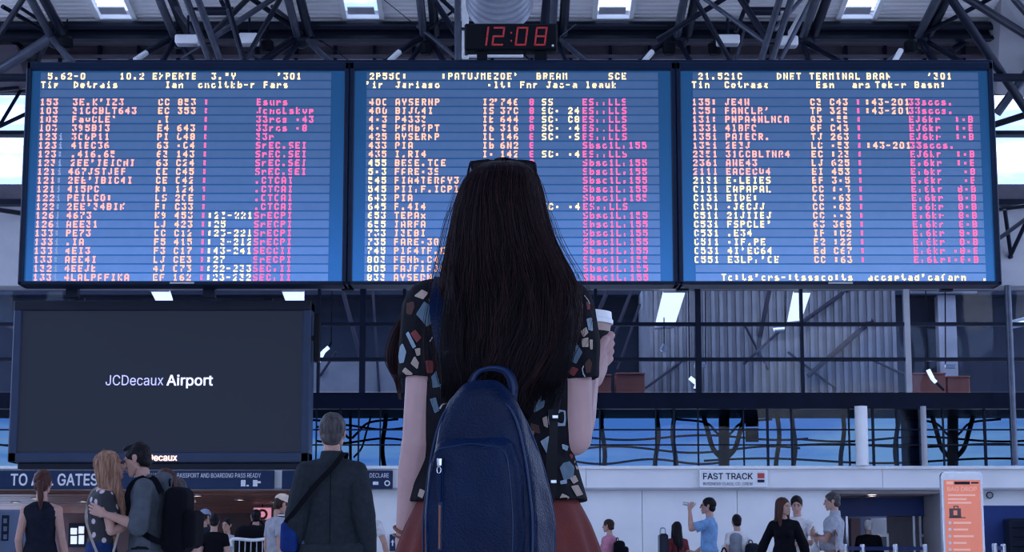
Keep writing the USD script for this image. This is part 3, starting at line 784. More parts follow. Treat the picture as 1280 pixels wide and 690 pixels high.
light_panel([(1182, 456), (1194, 456), (1194, 459), (1182, 459)], 'tiny flat imitation reflection strip in the gallery above the orange counter')
for (a, b, c, d, lab) in ((1142, 466, 1182, 490, 'wide orange counter behind the gallery glass'), (1185, 470, 1212, 490, 'shorter orange counter section next to the wide one in the gallery'), (770, 466, 806, 480, 'orange crate behind the gallery glass beside the woman with the cup'), (744, 468, 764, 480, 'small orange crate half hidden by the hand with the cup')):
    p, r = at(a, d, YG), at(b if False else c, b, YG)
    p[2] = max(ZB1 - .03, 0)
    t = thing('counter', ((p[0] + r[0]) / 2, YG, p[2]), lab, 'counter')
    obj('body', MB().bevel(p, r + [0, .5, -.03], .015), 'orange_box', t)
    obj('top', MB().bevel((p[0] - .005, YG - .03, r[2] - .03), (r[0] + .005, YG + .52, r[2]), .008), 'orange_box', t)
for (pts, lab) in (([(862, 472), (872, 480), (869, 486), (884, 500)], 'crooked bright lamp arm in the gallery near the middle of the glass'), ([(1160, 462), (1166, 474), (1170, 478), (1180, 488)], 'crooked bright lamp arm in the gallery before the orange counter'), ([(398, 452), (404, 440), (411, 434), (414, 428)], 'crooked bright lamp arm in the gallery next to the loudspeaker column')):
    P = [at(x, y, YF + .9) for x, y in pts]
    t = thing('gallery_lamp', P[-1], lab, 'lamp')
    obj('arm', tubemesh(P, .025), 'dark_steel', t)
    c = P[int(np.argmax([q_[2] for q_ in P]))]
    obj('hanger', MB().tube(c, (c[0], YF + .85, zt + .68), .012, 6), 'dark_steel', t)
    obj('tube', MB().tube(P[0], P[1], .04, 8), 'glow_white', t)
    obj('tube', MB().tube(P[1], P[2], .035, 8), 'glow_white', t)
# slender reflected-looking struts inside the gallery
gs = sthing('beam', at(960, 430, YF + 2))
for (x0, y0, x1, y1, r) in ((962, 362, 945, 445, .05), (930, 455, 1000, 390, .03), (1010, 470, 1090, 400, .06), (930, 405, 960, 462, .03), (985, 440, 1050, 490, .03), (800, 490, 862, 445, .03), (760, 362, 735, 420, .05), (790, 362, 760, 440, .04), (800, 380, 772, 462, .03), (428, 362, 452, 452, .05), (1090, 450, 1135, 470, .03), (1000, 405, 1060, 362, .05), (420, 440, 400, 470, .03), (466, 362, 474, 490, .03)):
    obj('strut', MB().tube(at(x0, y0, YF + 2), at(x1, y1, YF + 2.2), r * .8, 8), 'upper_panel', gs, smooth=40)

# ------------------------------------------------------------------ left passage, its signs, ceiling and far end
zc = ZFB - .06
yb = 45.0
struct('ceiling_passage', MB().box((X0, YF + .3, zc), (XPL, yb, zc + .1)), 'wood_ceiling')
bl = sthing('trim_7', (0, YF + 2, zc))
for i in range(12):
    y = YF + .5 + i * 1.0
    obj('plank', MB().box((X0, y, zc - .03), (XPL, y + .82, zc - .005)), 'wood_ceiling', bl)
struct('wall_passage', MB().box((X0, yb, 0), (XPL, yb + .2, zc + .1)), 'passage_wall')
struct('wall_passage_side', MB().box((XPL, YF + .3, 0), (XPL + .2, yb, zc + .1)), 'passage_wall')
for i, (px, py) in enumerate(((46, 622), (20, 627), (104, 626), (300, 624), (247, 619), (345, 627), (180, 626))):
    y = depth_for(py, zc - .03)
    y = min(max(y, YF + .8), yb - .6)
    p = np.array([xat(px, py, y), y, zc - .03])
    if i == 0:
        dl0 = thing('downlight', p, 'round warm downlight in the brown passage ceiling over the sleeveless person', 'ceiling light', 'downlights in the passage ceiling')
        obj('rim', trimesh.creation.annulus(.07, .10, .02).apply_translation(p + [0, 0, -.01]), 'metal_satin', dl0)
        obj('lamp', trimesh.creation.cylinder(.07, .012).apply_translation(p + [0, 0, -.004]), 'lamp_warm', dl0)
    else:
        copy_of(dl0, p - LOC[dl0], ('', 'round warm downlight above the sign side of the sleeveless person', 'warm downlight in the passage beside the blonde hair', 'warm downlight in the passage near the pink sign', 'warm downlight at the passage mouth above the black backpack', 'warm downlight in the passage next to the dark jacket', 'warm downlight in the passage hidden behind the couple')[i])
# bright window in the passage's far end, four panes
wp = sthing('window_9', at(97, 675, yb - .1))
for a, b, c, d in ((88, 660, 96, 668), (98, 658, 105, 667), (88, 670, 96, 680), (98, 669, 105, 680)):
    obj('pane', MB().bevel(at(a, d, yb - .1), at(b if False else c, b, yb - .1) + [0, .03, 0], .005), 'pane_glow', wp)
obj('frame', MB().box(at(85, 684, yb - .06), at(107, 654, yb - .06) + [0, .04, 0]), 'dark_steel', wp)


def sign(label, px0, px1, py0, py1, Y, m, parts, edge='fascia_white'):
    p, r = at(px0, py1, Y), at(px1, py0, Y)
    t = thing('sign', (p + r) / 2, label, 'sign')
    obj('panel', MB().bevel(p, (r[0], Y + .06, r[2]), .008), m, t)
    for (s, x0, x1, yb_, h, mm, bold) in parts:
        g = text_on(s, zat(yb_ - h, Y) - zat(yb_, Y), at(x0, yb_, Y) + [0, .0005, 0], width=xat(x1, yb_, Y) - xat(x0, yb_, Y), bold=bold)
        obj('lettering', g, mm, t)
    return t


ysg = YF - .2
sg = sign('navy overhead sign with large white words about gates, over the passage', -30, 343, 588, 611, ysg, 'navy_sign', [('TO ALL GATES', 13, 122, 606.5, 14, 'white_print', True), ('PLEASE HAVE YOUR PASSPORT AND BOARDING PASS READY', 168, 326, 597, 5.5, 'white_print', False)])
ic = MB()
for px in (301, 316):
    ic.bevel(at(px, 608, ysg - .006), at(px + 6, 600, ysg - .001), .001)
ic.box(at(322, 604, ysg - .006), at(326, 601.5, ysg - .001))
ic.box(at(308, 608, ysg - .006), at(311, 606, ysg - .001))
obj('pictogram', ic, 'white_print', sg)
sg = sign('navy overhead sign about items to declare, behind the man in the dark jacket', 352, 491, 588, 611, ysg, 'navy_sign', [('NOTHING TO DECLARE', 425, 486, 597, 5.5, 'white_print', False)])
obj('pictogram', MB().tm(trimesh.creation.annulus(.03, .05, .006).apply_transform(trimesh.transformations.rotation_matrix(math.pi / 2, [1, 0, 0])).apply_translation(at(484, 604, ysg - .003))).box(at(466, 606, ysg - .006), at(473, 602, ysg - .001)), 'white_print', sg)
sg = sign('white wall sign with navy words for the fast lane on the long white fascia', 874.5, 958.5, 588, 609, ysg, 'fascia_white', [('FAST TRACK', 879, 941, 599, 7.5, 'navy_print', True), ('BUSINESS CLASS, CD, CREW', 879, 941, 606.5, 3.6, 'navy_print', False)])
obj('badge', MB().bevel(at(947, 598, ysg - .006), at(955.5, 591.5, ysg - .001), .001), 'red_print', sg)
obj('badge', MB().bevel(at(947, 603, ysg - .006), at(955.5, 599.5, ysg - .001), .001), 'navy_print', sg)
obj('frame', MB().box(at(874, 609.6, ysg + .062), at(959, 587.4, ysg + .07)), 'metal_satin', sg)
ps = sign('small pink lit sign hanging in the passage behind the person in the pale cap', 316, 340, 634, 650, YF + 6, 'white_print', [])
mat('pink_screen', (.6, .3, .4), scale=3, emit=(.75, .30, .42), power=.8)
obj('screen', MB().box(at(317, 649, YF + 6 - .012), at(339, 635, YF + 6 - .004)), 'pink_screen', ps)
obj('pictogram', MB().tm(trimesh.creation.annulus(.06, .11, .006).apply_transform(trimesh.transformations.rotation_matrix(math.pi / 2, [1, 0, 0])).apply_translation(at(328, 643, YF + 6 - .016))), 'red_print', ps)
obj('hanger', MB().tube(at(328, 634, YF + 6 + .02), np.array([xat(328, 634, YF + 6), YF + 6.02, zc]), .015), 'dark_steel', ps)
# kiosk panel at the passage's near corner
p, r = at(-20, 700, YF - 1.2), at(36, 637, YF - 1.2)
p[2] = 0
kp = thing('information_stand', ((p[0] + r[0]) / 2, YF - 1.2, 0), 'slate blue stand with a dark symbol strip, at the passage mouth beside the sleeveless woman', 'stand')
mat('slate_blue', (.11, .14, .22), (.09, .12, .19), scale=2, rough=.5)
obj('body', MB().bevel(p, r + [0, .4, 0], .03), 'slate_blue', kp)
obj('symbol_strip', MB().bevel(at(1, 676, YF - 1.206), at(12, 644, YF - 1.19), .003), 'dark_steel', kp)
for k in range(3):
    obj('pictogram', MB().box(at(4, 674 - 10 * k, YF - 1.212), at(9, 668 - 10 * k, YF - 1.2)), 'slate_blue', kp)
# small black notice with an arrow on the white wall, low
p = at(491, 678, YF - .05)
nt = thing('notice', p, 'small dark notice with an upward arrow low on the white wall beside the bracelet arm', 'sign')
obj('panel', MB().bevel(at(487, 689, YF - .05), at(494.5, 668, YF - .05) + [0, .04, 0], .004), 'navy_sign', nt)
obj('arrow', MB().prism(Polygon([(-.03, 0), (.03, 0), (0, .05)]), at(490.7, 678, YF - .051), (1, 0, 0), (0, 0, 1), .003).prism(sbox(-.01, -.06, .01, .005), at(490.7, 678, YF - .051), (1, 0, 0), (0, 0, 1), .003), 'white_print', nt)

# ------------------------------------------------------------------ right doorway
dw = sthing('door_1', ((XDL + XDR) / 2, YF, 0))
Yd = YF + 1.6
obj('header', MB().box((xat(1048, 630, Yd), Yd, zat(645, Yd)), (xat(1161, 630, Yd), Yd + .4, zat(622, Yd))), 'navy_wall', dw)
obj('frame', MB().box((XDL, YF + .3, 0), (XDL + .06, YF + 5, ZFB)).box((XDR - .06, YF + .3, 0), (XDR, YF + 5, ZFB)), 'grey_wall', dw)
for px in (1049, 1060, 1144, 1152, 1166, 1180):
    x = xat(px, 660, Yd)
    obj('post', MB().bevel((x - .025, Yd + .1, 0), (x + .025, Yd + .18, zat(641, Yd)), .006), 'metal_satin', dw)
for a, b in ((1153, 1165), (1167, 1179)):
    obj('pane', MB().box((xat(a, 660, Yd), Yd + .13, .05), (xat(b, 660, Yd), Yd + .14, zat(643, Yd))), 'door_glass', dw)
    obj('rail', MB().box((xat(a, 660, Yd), Yd + .1, zat(671, Yd)), (xat(b, 660, Yd), Yd + .16, zat(668, Yd))), 'metal_satin', dw)
mat('beige_soffit', (.62, .54, .55), (.54, .48, .49), scale=2, rough=.5)
struct('ceiling_doorway', MB().box((XDL, YF + .3, ZFB - .08), (XDR + .4, YF + 9, ZFB)), 'beige_soffit')
struct('wall_doorway', MB().box((XDL - 1, YF + 9, 0), (XDR + 2, YF + 9.2, ZFB)), 'slate_blue')
struct('wall_doorway_side', MB().box((XDL - .2, YF + .3, 0), (XDL, YF + 9, ZFB)), 'passage_wall')
for px, m, w_ in ((1100, 'grey_wall', 22), (1136, 'orange_box', 14), (1070, 'passage_wall', 12), (1121, 'grey_wall', 8)):
    a, b = at(px - w_ / 2, 690, YF + 8), at(px + w_ / 2, 648, YF + 8)
    a[2] = 0
    struct('trim_8', MB().bevel(a, b + [0, .2, 0], .01), m)
p = np.array([xat(1171, 637, YF + .9), YF + .9, ZFB - .09])
copy_of(dl0, p - LOC[dl0], 'round warm downlight in the doorway soffit beside the orange totem', 'doorway downlights')
p = np.array([xat(1090, 620, YF + 1.0), YF + 1.0, ZFB - .09])
copy_of(dl0, p - LOC[dl0], 'round warm downlight in the doorway soffit above the navy header', 'doorway downlight by the header')
a, b = at(1097, 690, Yd - .3), at(1111, 667, Yd - .3)
a[2] = .25
ps = thing('poster_stand', ((a[0] + b[0]) / 2, Yd - .3, 0), 'white framed poster stand with dark print, inside the doorway under the navy header', 'poster')
obj('panel', MB().bevel(a, b + [0, .03, 0], .008), 'white_paint', ps)
obj('print', MB().box(at(1100, 685, Yd - .304), at(1108, 671, Yd - .3)), 'far_window', ps)
for px in (1099, 1109):
    obj('leg', MB().tube((xat(px, 680, Yd - .28), Yd - .28, 0), (xat(px, 680, Yd - .28), Yd - .28, a[2] + .05), .012), 'metal_satin', ps)
# round dark emblem and dark seats by the navy wall
em = thing('wall_clock', at(1237, 619, YF - .03), 'small round grey disc on the white wall above the navy panel', 'wall clock')
R90 = trimesh.transformations.rotation_matrix(math.pi / 2, [1, 0, 0])
obj('disc', trimesh.creation.cylinder(.055, .03).apply_transform(R90).apply_translation(at(1237, 619, YF - .015)), 'grey_wall', em)
obj('rim', trimesh.creation.annulus(.045, .06, .04).apply_transform(R90).apply_translation(at(1237, 619, YF - .02)), 'tube_dark', em)
for k, px in enumerate((1272,)):
    a, b = at(px - 9, 676, YF - .5), at(px + 12, 648, YF - .5)
    a[2] = 0
    t = thing('luggage_locker', ((a[0] + b[0]) / 2, YF - .5, 0), 'dark stacked locker with rounded tiers in front of the navy panel', 'locker')
    obj('body', MB().bevel(a, b + [0, .45, 0], .02), 'tube_dark', t)
    for j in range(5):
        z = b[2] - .03 - j * .16
        obj('door', MB().bevel((a[0] + .02, YF - .53, z - .13), (b[0] - .02, YF - .49, z), .015), 'dark_steel', t)
# ------------------------------------------------------------------ orange bag-drop totem
YT = 26.0
mat('totem_orange', (.62, .20, .13), (.56, .17, .11), scale=2, rough=.35, emit=(.62, .19, .13), power=.55)
mat('totem_pale', (.78, .42, .34), scale=12, rough=.5, emit=(.7, .38, .32), power=.5)
xa, xb, zt3 = xat(1178, 640, YT), xat(1229.5, 640, YT), zat(589.5, YT)
tt = thing('information_totem', ((xa + xb) / 2, YT, 0), 'tall rounded phone-shaped totem with an orange lit face and a suitcase symbol', 'totem')
w_ = xb - xa
prof = sbox(0.07, 0.07, w_ - .07, zt3 - .07).buffer(.07)
obj('body', MB().prism(prof, (xa, YT + .12, 0), (1, 0, 0), (0, 0, 1), .12), 'metal_satin', tt)
obj('face_plate', MB().prism(prof.buffer(-.018), (xa, YT + .001, 0), (1, 0, 0), (0, 0, 1), .004), 'fascia_white', tt)
fx0, fx1 = xat(1181, 640, YT), xat(1226.5, 640, YT)
obj('screen', MB().box((fx0, YT - .008, .25), (fx1, YT - .003, zat(600, YT))), 'totem_orange', tt)
obj('header_bar', MB().bevel(at(1193, 605.5, YT - .012), at(1212, 602, YT - .007), .001).bevel(at(1214, 604.5, YT - .012), at(1223, 602.5, YT - .007), .001), 'tube_dark', tt)
obj('header_bar', MB().bevel(at(1183, 605.5, YT - .012), at(1191, 602, YT - .007), .001), 'totem_pale', tt)
obj('lettering', text_on('BAG DROP', zat(608, YT) - zat(613.5, YT), at(1184, 614, YT - .008), width=xat(1221, 610, YT) - xat(1184, 610, YT)), 'totem_pale', tt)
for k, (y, x1) in enumerate(((619, 1219), (624, 1208), (628.5, 1214))):
    obj('text_line', MB().box(at(1185, y + 1.1, YT - .011), at(x1, y - 1.1, YT - .007)), 'totem_pale', tt)
su = MB().bevel(at(1187, 647, YT - .012), at(1201, 635.5, YT - .007), .001)
su.box(at(1192, 635.6, YT - .012), at(1193, 632.4, YT - .007)).box(at(1197, 635.6, YT - .012), at(1198, 632.4, YT - .007)).box(at(1192, 633.4, YT - .012), at(1198, 632.2, YT - .007)).box(at(1186, 647.6, YT - .012), at(1207, 646.4, YT - .007))
obj('suitcase_symbol', su, 'passage_wall', tt)
obj('suitcase_symbol', MB().bevel(at(1192, 644, YT - .015), at(1196.5, 638, YT - .011), .001), 'totem_orange', tt)
for k in range(5):
    y = 653.5 + 8.4 * k
    obj('bullet', trimesh.creation.cylinder(.022, .006).apply_transform(R90).apply_translation(at(1187.5, y, YT - .010)), 'white_print', tt)
    obj('text_line', MB().box(at(1192, y + 1.2, YT - .011), at((1214, 1210, 1217, 1208, 1213)[k], y - 1.2, YT - .007)), 'totem_pale', tt)
obj('base', MB().bevel((xa - .05, YT - .15, 0), (xb + .05, YT + .28, .03), .01), 'metal_satin', tt)
# ------------------------------------------------------------------ belt barriers
YQ = 28.0
posts = [(1056, 27.8), (1078, 28.1), (1119, 27.9), (1156, 28.0), (1243, 26.9), (1254, 27.6), (1016, 28.3), (690, 29.0), (905, 28.8)]
zq = zat(684, 28.0)
for i, (px, y) in enumerate(posts):
    x = xat(px, 684, y)
    if i == 0:
        st = thing('barrier_post', (x, y, 0), 'first silver barrier post before the doorway, next to the polo shirt', 'barrier post', 'belt barrier posts along the end wall')
        obj('base', trimesh.creation.revolve([[0, 0], [.17, 0], [.17, .012], [.05, .03], [0, .035]], sections=24).apply_translation((x, y, 0)), 'metal_satin', st, smooth=30)
        obj('post', MB().tube((x, y, .02), (x, y, zq - .03), .028, 14), 'metal_satin', st, smooth=40)
        obj('head', trimesh.creation.revolve([[0, -.08], [.038, -.08], [.038, .03], [.03, .045], [0, .045]], sections=18).apply_translation((x, y, zq)), 'metal_satin', st, smooth=30)
    else:
        copy_of(st, np.array([x, y, 0]) - LOC[st], ('', 'second silver barrier post before the doorway, by the black coat', 'third silver barrier post before the doorway, near the poster stand', 'silver barrier post just before the orange totem', 'first of two silver barrier posts beside the totem at the navy panel', 'second of two silver barrier posts beside the totem at the navy panel', 'silver barrier post at the crossed-arms person', 'silver barrier post low behind the rust skirt', 'silver barrier post behind the blue-shirted person')[i])
for i, (a, b) in enumerate(((6, 0), (0, 1), (1, 2), (2, 3), (4, 5))):
    p, r = [np.array([xat(posts[k][0], 684, posts[k][1]), posts[k][1], zq - .02]) for k in (a, b)]
    d = (r - p) / np.linalg.norm(r - p)
    p, r = p + d * .04, r - d * .04
    nrm = np.array([-d[1], d[0], 0]) * .003
    t = MB()
    pts = np.array([p + nrm + [0, 0, -.028], p - nrm + [0, 0, -.028], p + nrm + [0, 0, .028], p - nrm + [0, 0, .028], r + nrm + [0, 0, -.028], r - nrm + [0, 0, -.028], r + nrm + [0, 0, .028], r - nrm + [0, 0, .028]])
    obj('barrier_belt', m3.Manifold.hull_points(pts), 'belt_navy', label=('navy belt leaving the barrier post by the crossed-arms man', 'navy belt of the first gap across the doorway', 'wide navy belt across the middle of the doorway', 'navy belt ending before the orange totem', 'short navy belt beside the totem at the navy wall')[i], cat='barrier belt')
# ------------------------------------------------------------------ fittings under the roof
for i, (px, py, w_, h_, y, lab) in enumerate(((233, 49, 30, 13, 29.0, 'pale box floodlight under the roof between the first truss node and the twin chord'), (310, 48, 24, 15, 29.4, 'pale box floodlight under the roof beyond the twin chord over the first board'), (911, 49, 28, 13, 29.2, 'pale box floodlight under the roof over the message board, in the crossing tubes'), (985, 51, 26, 14, 29.4, 'pale box floodlight under the roof beside the bright slanted tube'))):
    a, b = at(px - w_ / 2, py + h_ / 2, y), at(px + w_ / 2, py - h_ / 2, y)
    t = thing('floodlight', (a + b) / 2, lab, 'floodlight')
    obj('housing', MB().bevel(a + [0, 0, .03], b + [0, .25, 0], .02), 'white_paint', t)
    obj('lens', MB().bevel(a + [.03, .02, .015], (b[0] - .03, b[1] + .2, a[2] + .032), .005), 'metal_satin', t)
    obj('bracket', MB().tube(((a[0] + b[0]) / 2, y + .12, b[2] - .01), ((a[0] + b[0]) / 2, y + .12, b[2] + .35), .02), 'dark_steel', t)
for px, py, lab in ((83, 53, 'round black loudspeaker under the first roof node'), (334, 57, 'round black loudspeaker under the roof beside the pale floodlight over the first board'), (533, 60, 'round black loudspeaker under the roof node near the clock'), (836, 60, 'round black loudspeaker under the roof node after the clock'), (893, 60, 'round black loudspeaker between crossing tubes over the message board'), (1138, 58, 'round black loudspeaker under the roof node beside a white tube end')):
    p = at(px, py, 29.9)
    t = thing('roof_loudspeaker', p, lab, 'loudspeaker')
    obj('housing', trimesh.creation.revolve([[0, -.12], [.08, -.12], [.11, -.09], [.11, .06], [.06, .11], [0, .11]], sections=20).apply_translation(p), 'black_plastic', t, smooth=30)
    obj('hanger', MB().tube(p + [0, 0, .1], p + [0, 0, .4], .015), 'black_plastic', t)
# ribbed air duct and its white hanger frame behind the clock
p = at(624, 28, 25.0)
d = np.array([0, -1, SL])
du = thing('air_duct', p, 'fat ribbed silver air duct under the roof behind the clock', 'duct')
R = .46
us, ts = np.linspace(-.3, 6.0, 127), np.linspace(0, 2 * np.pi, 49)[:-1]
dd = d / np.linalg.norm(d)
up = np.cross([1, 0, 0], dd)
up = up if up[2] > 0 else -up
rr = R + .022 * np.cos(np.arange(127) * np.pi * .5)
mat('duct_silver', (.34, .36, .41), (.28, .30, .35), scale=4, rough=.35, metal=.35)
v = (p + us[:, None, None] * dd + rr[:, None, None] * (np.cos(ts)[None, :, None] * np.array([1.0, 0, 0]) + np.sin(ts)[None, :, None] * up) + up * R).reshape(-1, 3)
i, j = np.meshgrid(np.arange(126), np.arange(48), indexing='ij')
qd = np.stack([i * 48 + j, (i + 1) * 48 + j, (i + 1) * 48 + (j + 1) % 48, i * 48 + (j + 1) % 48], -1).reshape(-1, 4)
obj('tube', (v, qd), 'duct_silver', du, smooth=50)
obj('end_cap', MB().tm(trimesh.creation.cylinder(R, .02, sections=48).apply_transform(trimesh.geometry.align_vectors([0, 0, 1], dd)).apply_translation(p + up * R - dd * .3)), 'duct_silver', du)
fr = thing('duct_frame', at(582, 72, 27.5), 'white steel hanger frame beside and below the clock', 'frame')
obj('post', MB().bevel(at(577, 72, 27.5), at(586, -6, 27.5) + [0, .1, 0], .01), 'white_paint', fr)
obj('post', MB().tube(at(572, 78, 27.3), at(572, -8, 27.3), .05, 12), 'tube_grey', fr, smooth=40)
obj('rail', MB().bevel(at(580, 70, 27.5), at(654, 63.5, 27.5) + [0, .1, 0], .01), 'white_paint', fr)
obj('rail', MB().bevel(at(570, 36, 27.4), at(584, 34, 27.4) + [0, .1, 0], .004), 'dark_steel', fr)
obj('post', MB().tube(at(680, 40, 27.5), at(684, -8, 27.5), .07, 12), 'tube_dark', fr, smooth=40)
# an outdoor building beyond the gallery
fb = thing('far_building', (60, 160, 0), 'low grey blue building outside, seen through the lower gallery glass', 'building')
obj('wall', MB().box((18, 160, 0), (120, 185, 8.0)), 'far_building', fb)
for k in range(12):
    for j in range(1):
        obj('window', MB().box((20 + 7 * k, 159.9, 4.6 + 3.6 * j), (24.5 + 7 * k, 160.2, 6.4 + 3.6 * j)), 'far_window', fb)
# ------------------------------------------------------------------ people: builder
def _fib(n):
    i = np.arange(n) + .5
    ph, z = np.pi * (1 + 5 ** .5) * i, 1 - 2 * i / n
    s = np.sqrt(1 - z * z)
    return np.stack([s * np.cos(ph), s * np.sin(ph), z], 1)


SPH = _fib(72)
A = lambda *p: np.array(p, float)


def hull(*pts):
    """Hull of balls: each (centre, radius or three radii) or an array of points."""
    return m3.Manifold.hull_points(np.vstack([p if isinstance(p, np.ndarray) else np.asarray(p[0], float) + SPH * np.asarray(p[1], float) for p in pts]))


def disc(c, d, r, n=20):
    c, d = np.asarray(c, float), np.asarray(d, float)
    d = d / np.linalg.norm(d)
    a = np.cross(d, [0, 0, 1.0] if abs(d[2]) < .9 else [0, 1.0, 0])
    a /= np.linalg.norm(a)
    b = np.cross(d, a)
    t = np.arange(n) * 2 * np.pi / n
    return c + r * (np.cos(t)[:, None] * a + np.sin(t)[:, None] * b)


def oval(c, rx, ry, n=28):
    t = np.arange(n) * 2 * np.pi / n
    return np.asarray(c, float) + np.stack([rx * np.cos(t), ry * np.sin(t), 0 * t], 1)


def union(parts):
    return m3.Manifold.batch_boolean([p for p in parts if not p.is_empty()], m3.OpType.Add)


def soften(man, edge, it=10, fold=0.0, freq=9.0, seed=0, stretch=(1, 1, .45)):
    """The solid as a smooth finely divided mesh, with cloth folds if fold > 0."""
    m = man.simplify(edge * .12).refine_to_length(edge).to_mesh()
    t = trimesh.Trimesh(m.vert_properties[:, :3], m.tri_verts, process=True)
    if it:
        trimesh.smoothing.filter_taubin(t, lamb=.5, nu=.52, iterations=it)
    v = np.array(t.vertices)
    if fold:
        n = np.array(t.vertex_normals)
        q = v * np.array(stretch) * freq
        v = v + n * (fold * (2 * meshkit.fbm(q + 11.3, 3, seed) - 1))[:, None]
    return v, np.array(t.faces)


JOINTS = dict(head=(0, .015, 1.63), neck=(0, -.015, 1.47), chest=(0, 0, 1.33), belly=(0, .01, 1.10), pelvis=(0, -.005, .95),
              shoulder_l=(-.163, -.01, 1.39), shoulder_r=(.163, -.01, 1.39), elbow_l=(-.215, -.035, 1.13), elbow_r=(.215, -.035, 1.13), wrist_l=(-.225, .03, .885), wrist_r=(.225, .03, .885),
              hip_l=(-.09, 0, .92), hip_r=(.09, 0, .92), knee_l=(-.10, .02, .50), knee_r=(.10, .02, .50), ankle_l=(-.105, -.02, .08), ankle_r=(.105, -.02, .08))


def hand_parts(w, d, n, thumb, curl=.35, k=1.0, ts=None):
    """Palm, four fingers and a thumb. w wrist, d towards the fingers, n out of the palm's hollow side, thumb = side of the thumb."""
    w, d, n = (np.asarray(x, float) for x in (w, d, n))
    d = d / np.linalg.norm(d)
    n = n - d * (n @ d)
    n /= np.linalg.norm(n)
    s = np.asarray(thumb, float)
    s = s - d * (s @ d) - n * (s @ n)
    s /= np.linalg.norm(s)
    out = [hull((w, .024 * k), (w + d * .03 * k + s * .016 * k, .019 * k), (w + d * .03 * k - s * .016 * k, .018 * k), (w + d * .082 * k + s * .028 * k, .0115 * k), (w + d * .082 * k - s * .028 * k, .0105 * k), (w + d * .088 * k, .0115 * k))]
    for off, ln, kk in ((.029, .068, 0), (.010, .078, 1), (-.010, .072, 2), (-.028, .056, 3)):
        p, ang = w + d * (.086 - .004 * abs(kk - 1)) * k + s * off * k, 0.0
        fd = d + s * off * 1.2
        fd /= np.linalg.norm(fd)
        for frac, r0, r1, b in ((.46, .0098, .0088, .75), (.30, .0088, .0080, 1.05), (.24, .0080, .0070, .8)):
            ang += curl * b * (1 + .06 * kk)
            q = p + (fd * math.cos(ang) + n * math.sin(ang)) * ln * frac * k
            out.append(hull((p, r0 * k), (q, r1 * k)))
            p = q
    p = w + d * .022 * k + s * .022 * k
    td = d * .62 + s * .72 + n * .30 if ts is None else np.asarray(ts, float)
    td /= np.linalg.norm(td)
    q = p + td * .042 * k
    r = q + (td * .75 + d * .5 + n * curl * .5) / np.linalg.norm(td * .75 + d * .5 + n * curl * .5) * .032 * k
    e = r + (td * .4 + d * .8 + n * curl * .8) / np.linalg.norm(td * .4 + d * .8 + n * curl * .8) * .024 * k
    out += [hull((p, .0145 * k), (q, .0115 * k)), hull((q, .0115 * k), (r, .0098 * k)), hull((r, .0098 * k), (e, .0080 * k))]
    return out


def rot(yaw, pitch=0, roll=0):
    y, p, r = np.radians([yaw, pitch, roll])
    Rz = np.array([[math.cos(y), -math.sin(y), 0], [math.sin(y), math.cos(y), 0], [0, 0, 1]])
    Rx = np.array([[1, 0, 0], [0, math.cos(p), -math.sin(p)], [0, math.sin(p), math.cos(p)]])
    Ry = np.array([[math.cos(r), 0, math.sin(r)], [0, 1, 0], [-math.sin(r), 0, math.cos(r)]])
    return Rz @ Rx @ Ry


def lerp(a, b, t):
    return np.asarray(a, float) * (1 - t) + np.asarray(b, float) * t


def xf(man, R, t):
    return man.transform(np.hstack([R, np.asarray(t, float)[:, None]]))


def head_parts():
    h = [hull((A(0, -.012, .030), (.074, .096, .086))), hull((A(0, .025, .0), (.066, .062, .07)), (A(0, .062, -.092), (.024, .022, .022)), (A(.042, .005, -.06), .024), (A(-.042, .005, -.06), .024)),
         hull((A(.028, .074, .024), (.022, .014, .010)), (A(-.028, .074, .024), (.022, .014, .010))), hull((A(0, .086, .012), .008), (A(0, .106, -.028), .011), (A(.012, .094, -.033), .007), (A(-.012, .094, -.033), .007)),
         hull((A(.018, .078, -.064), .009), (A(-.018, .078, -.064), .009), (A(0, .086, -.062), .010))]
    for s in (-1, 1):
        h.append(hull((A(s * .076, -.008, .004), (.008, .020, .026)), (A(s * .073, .0, -.028), (.006, .010, .010))))
    return h


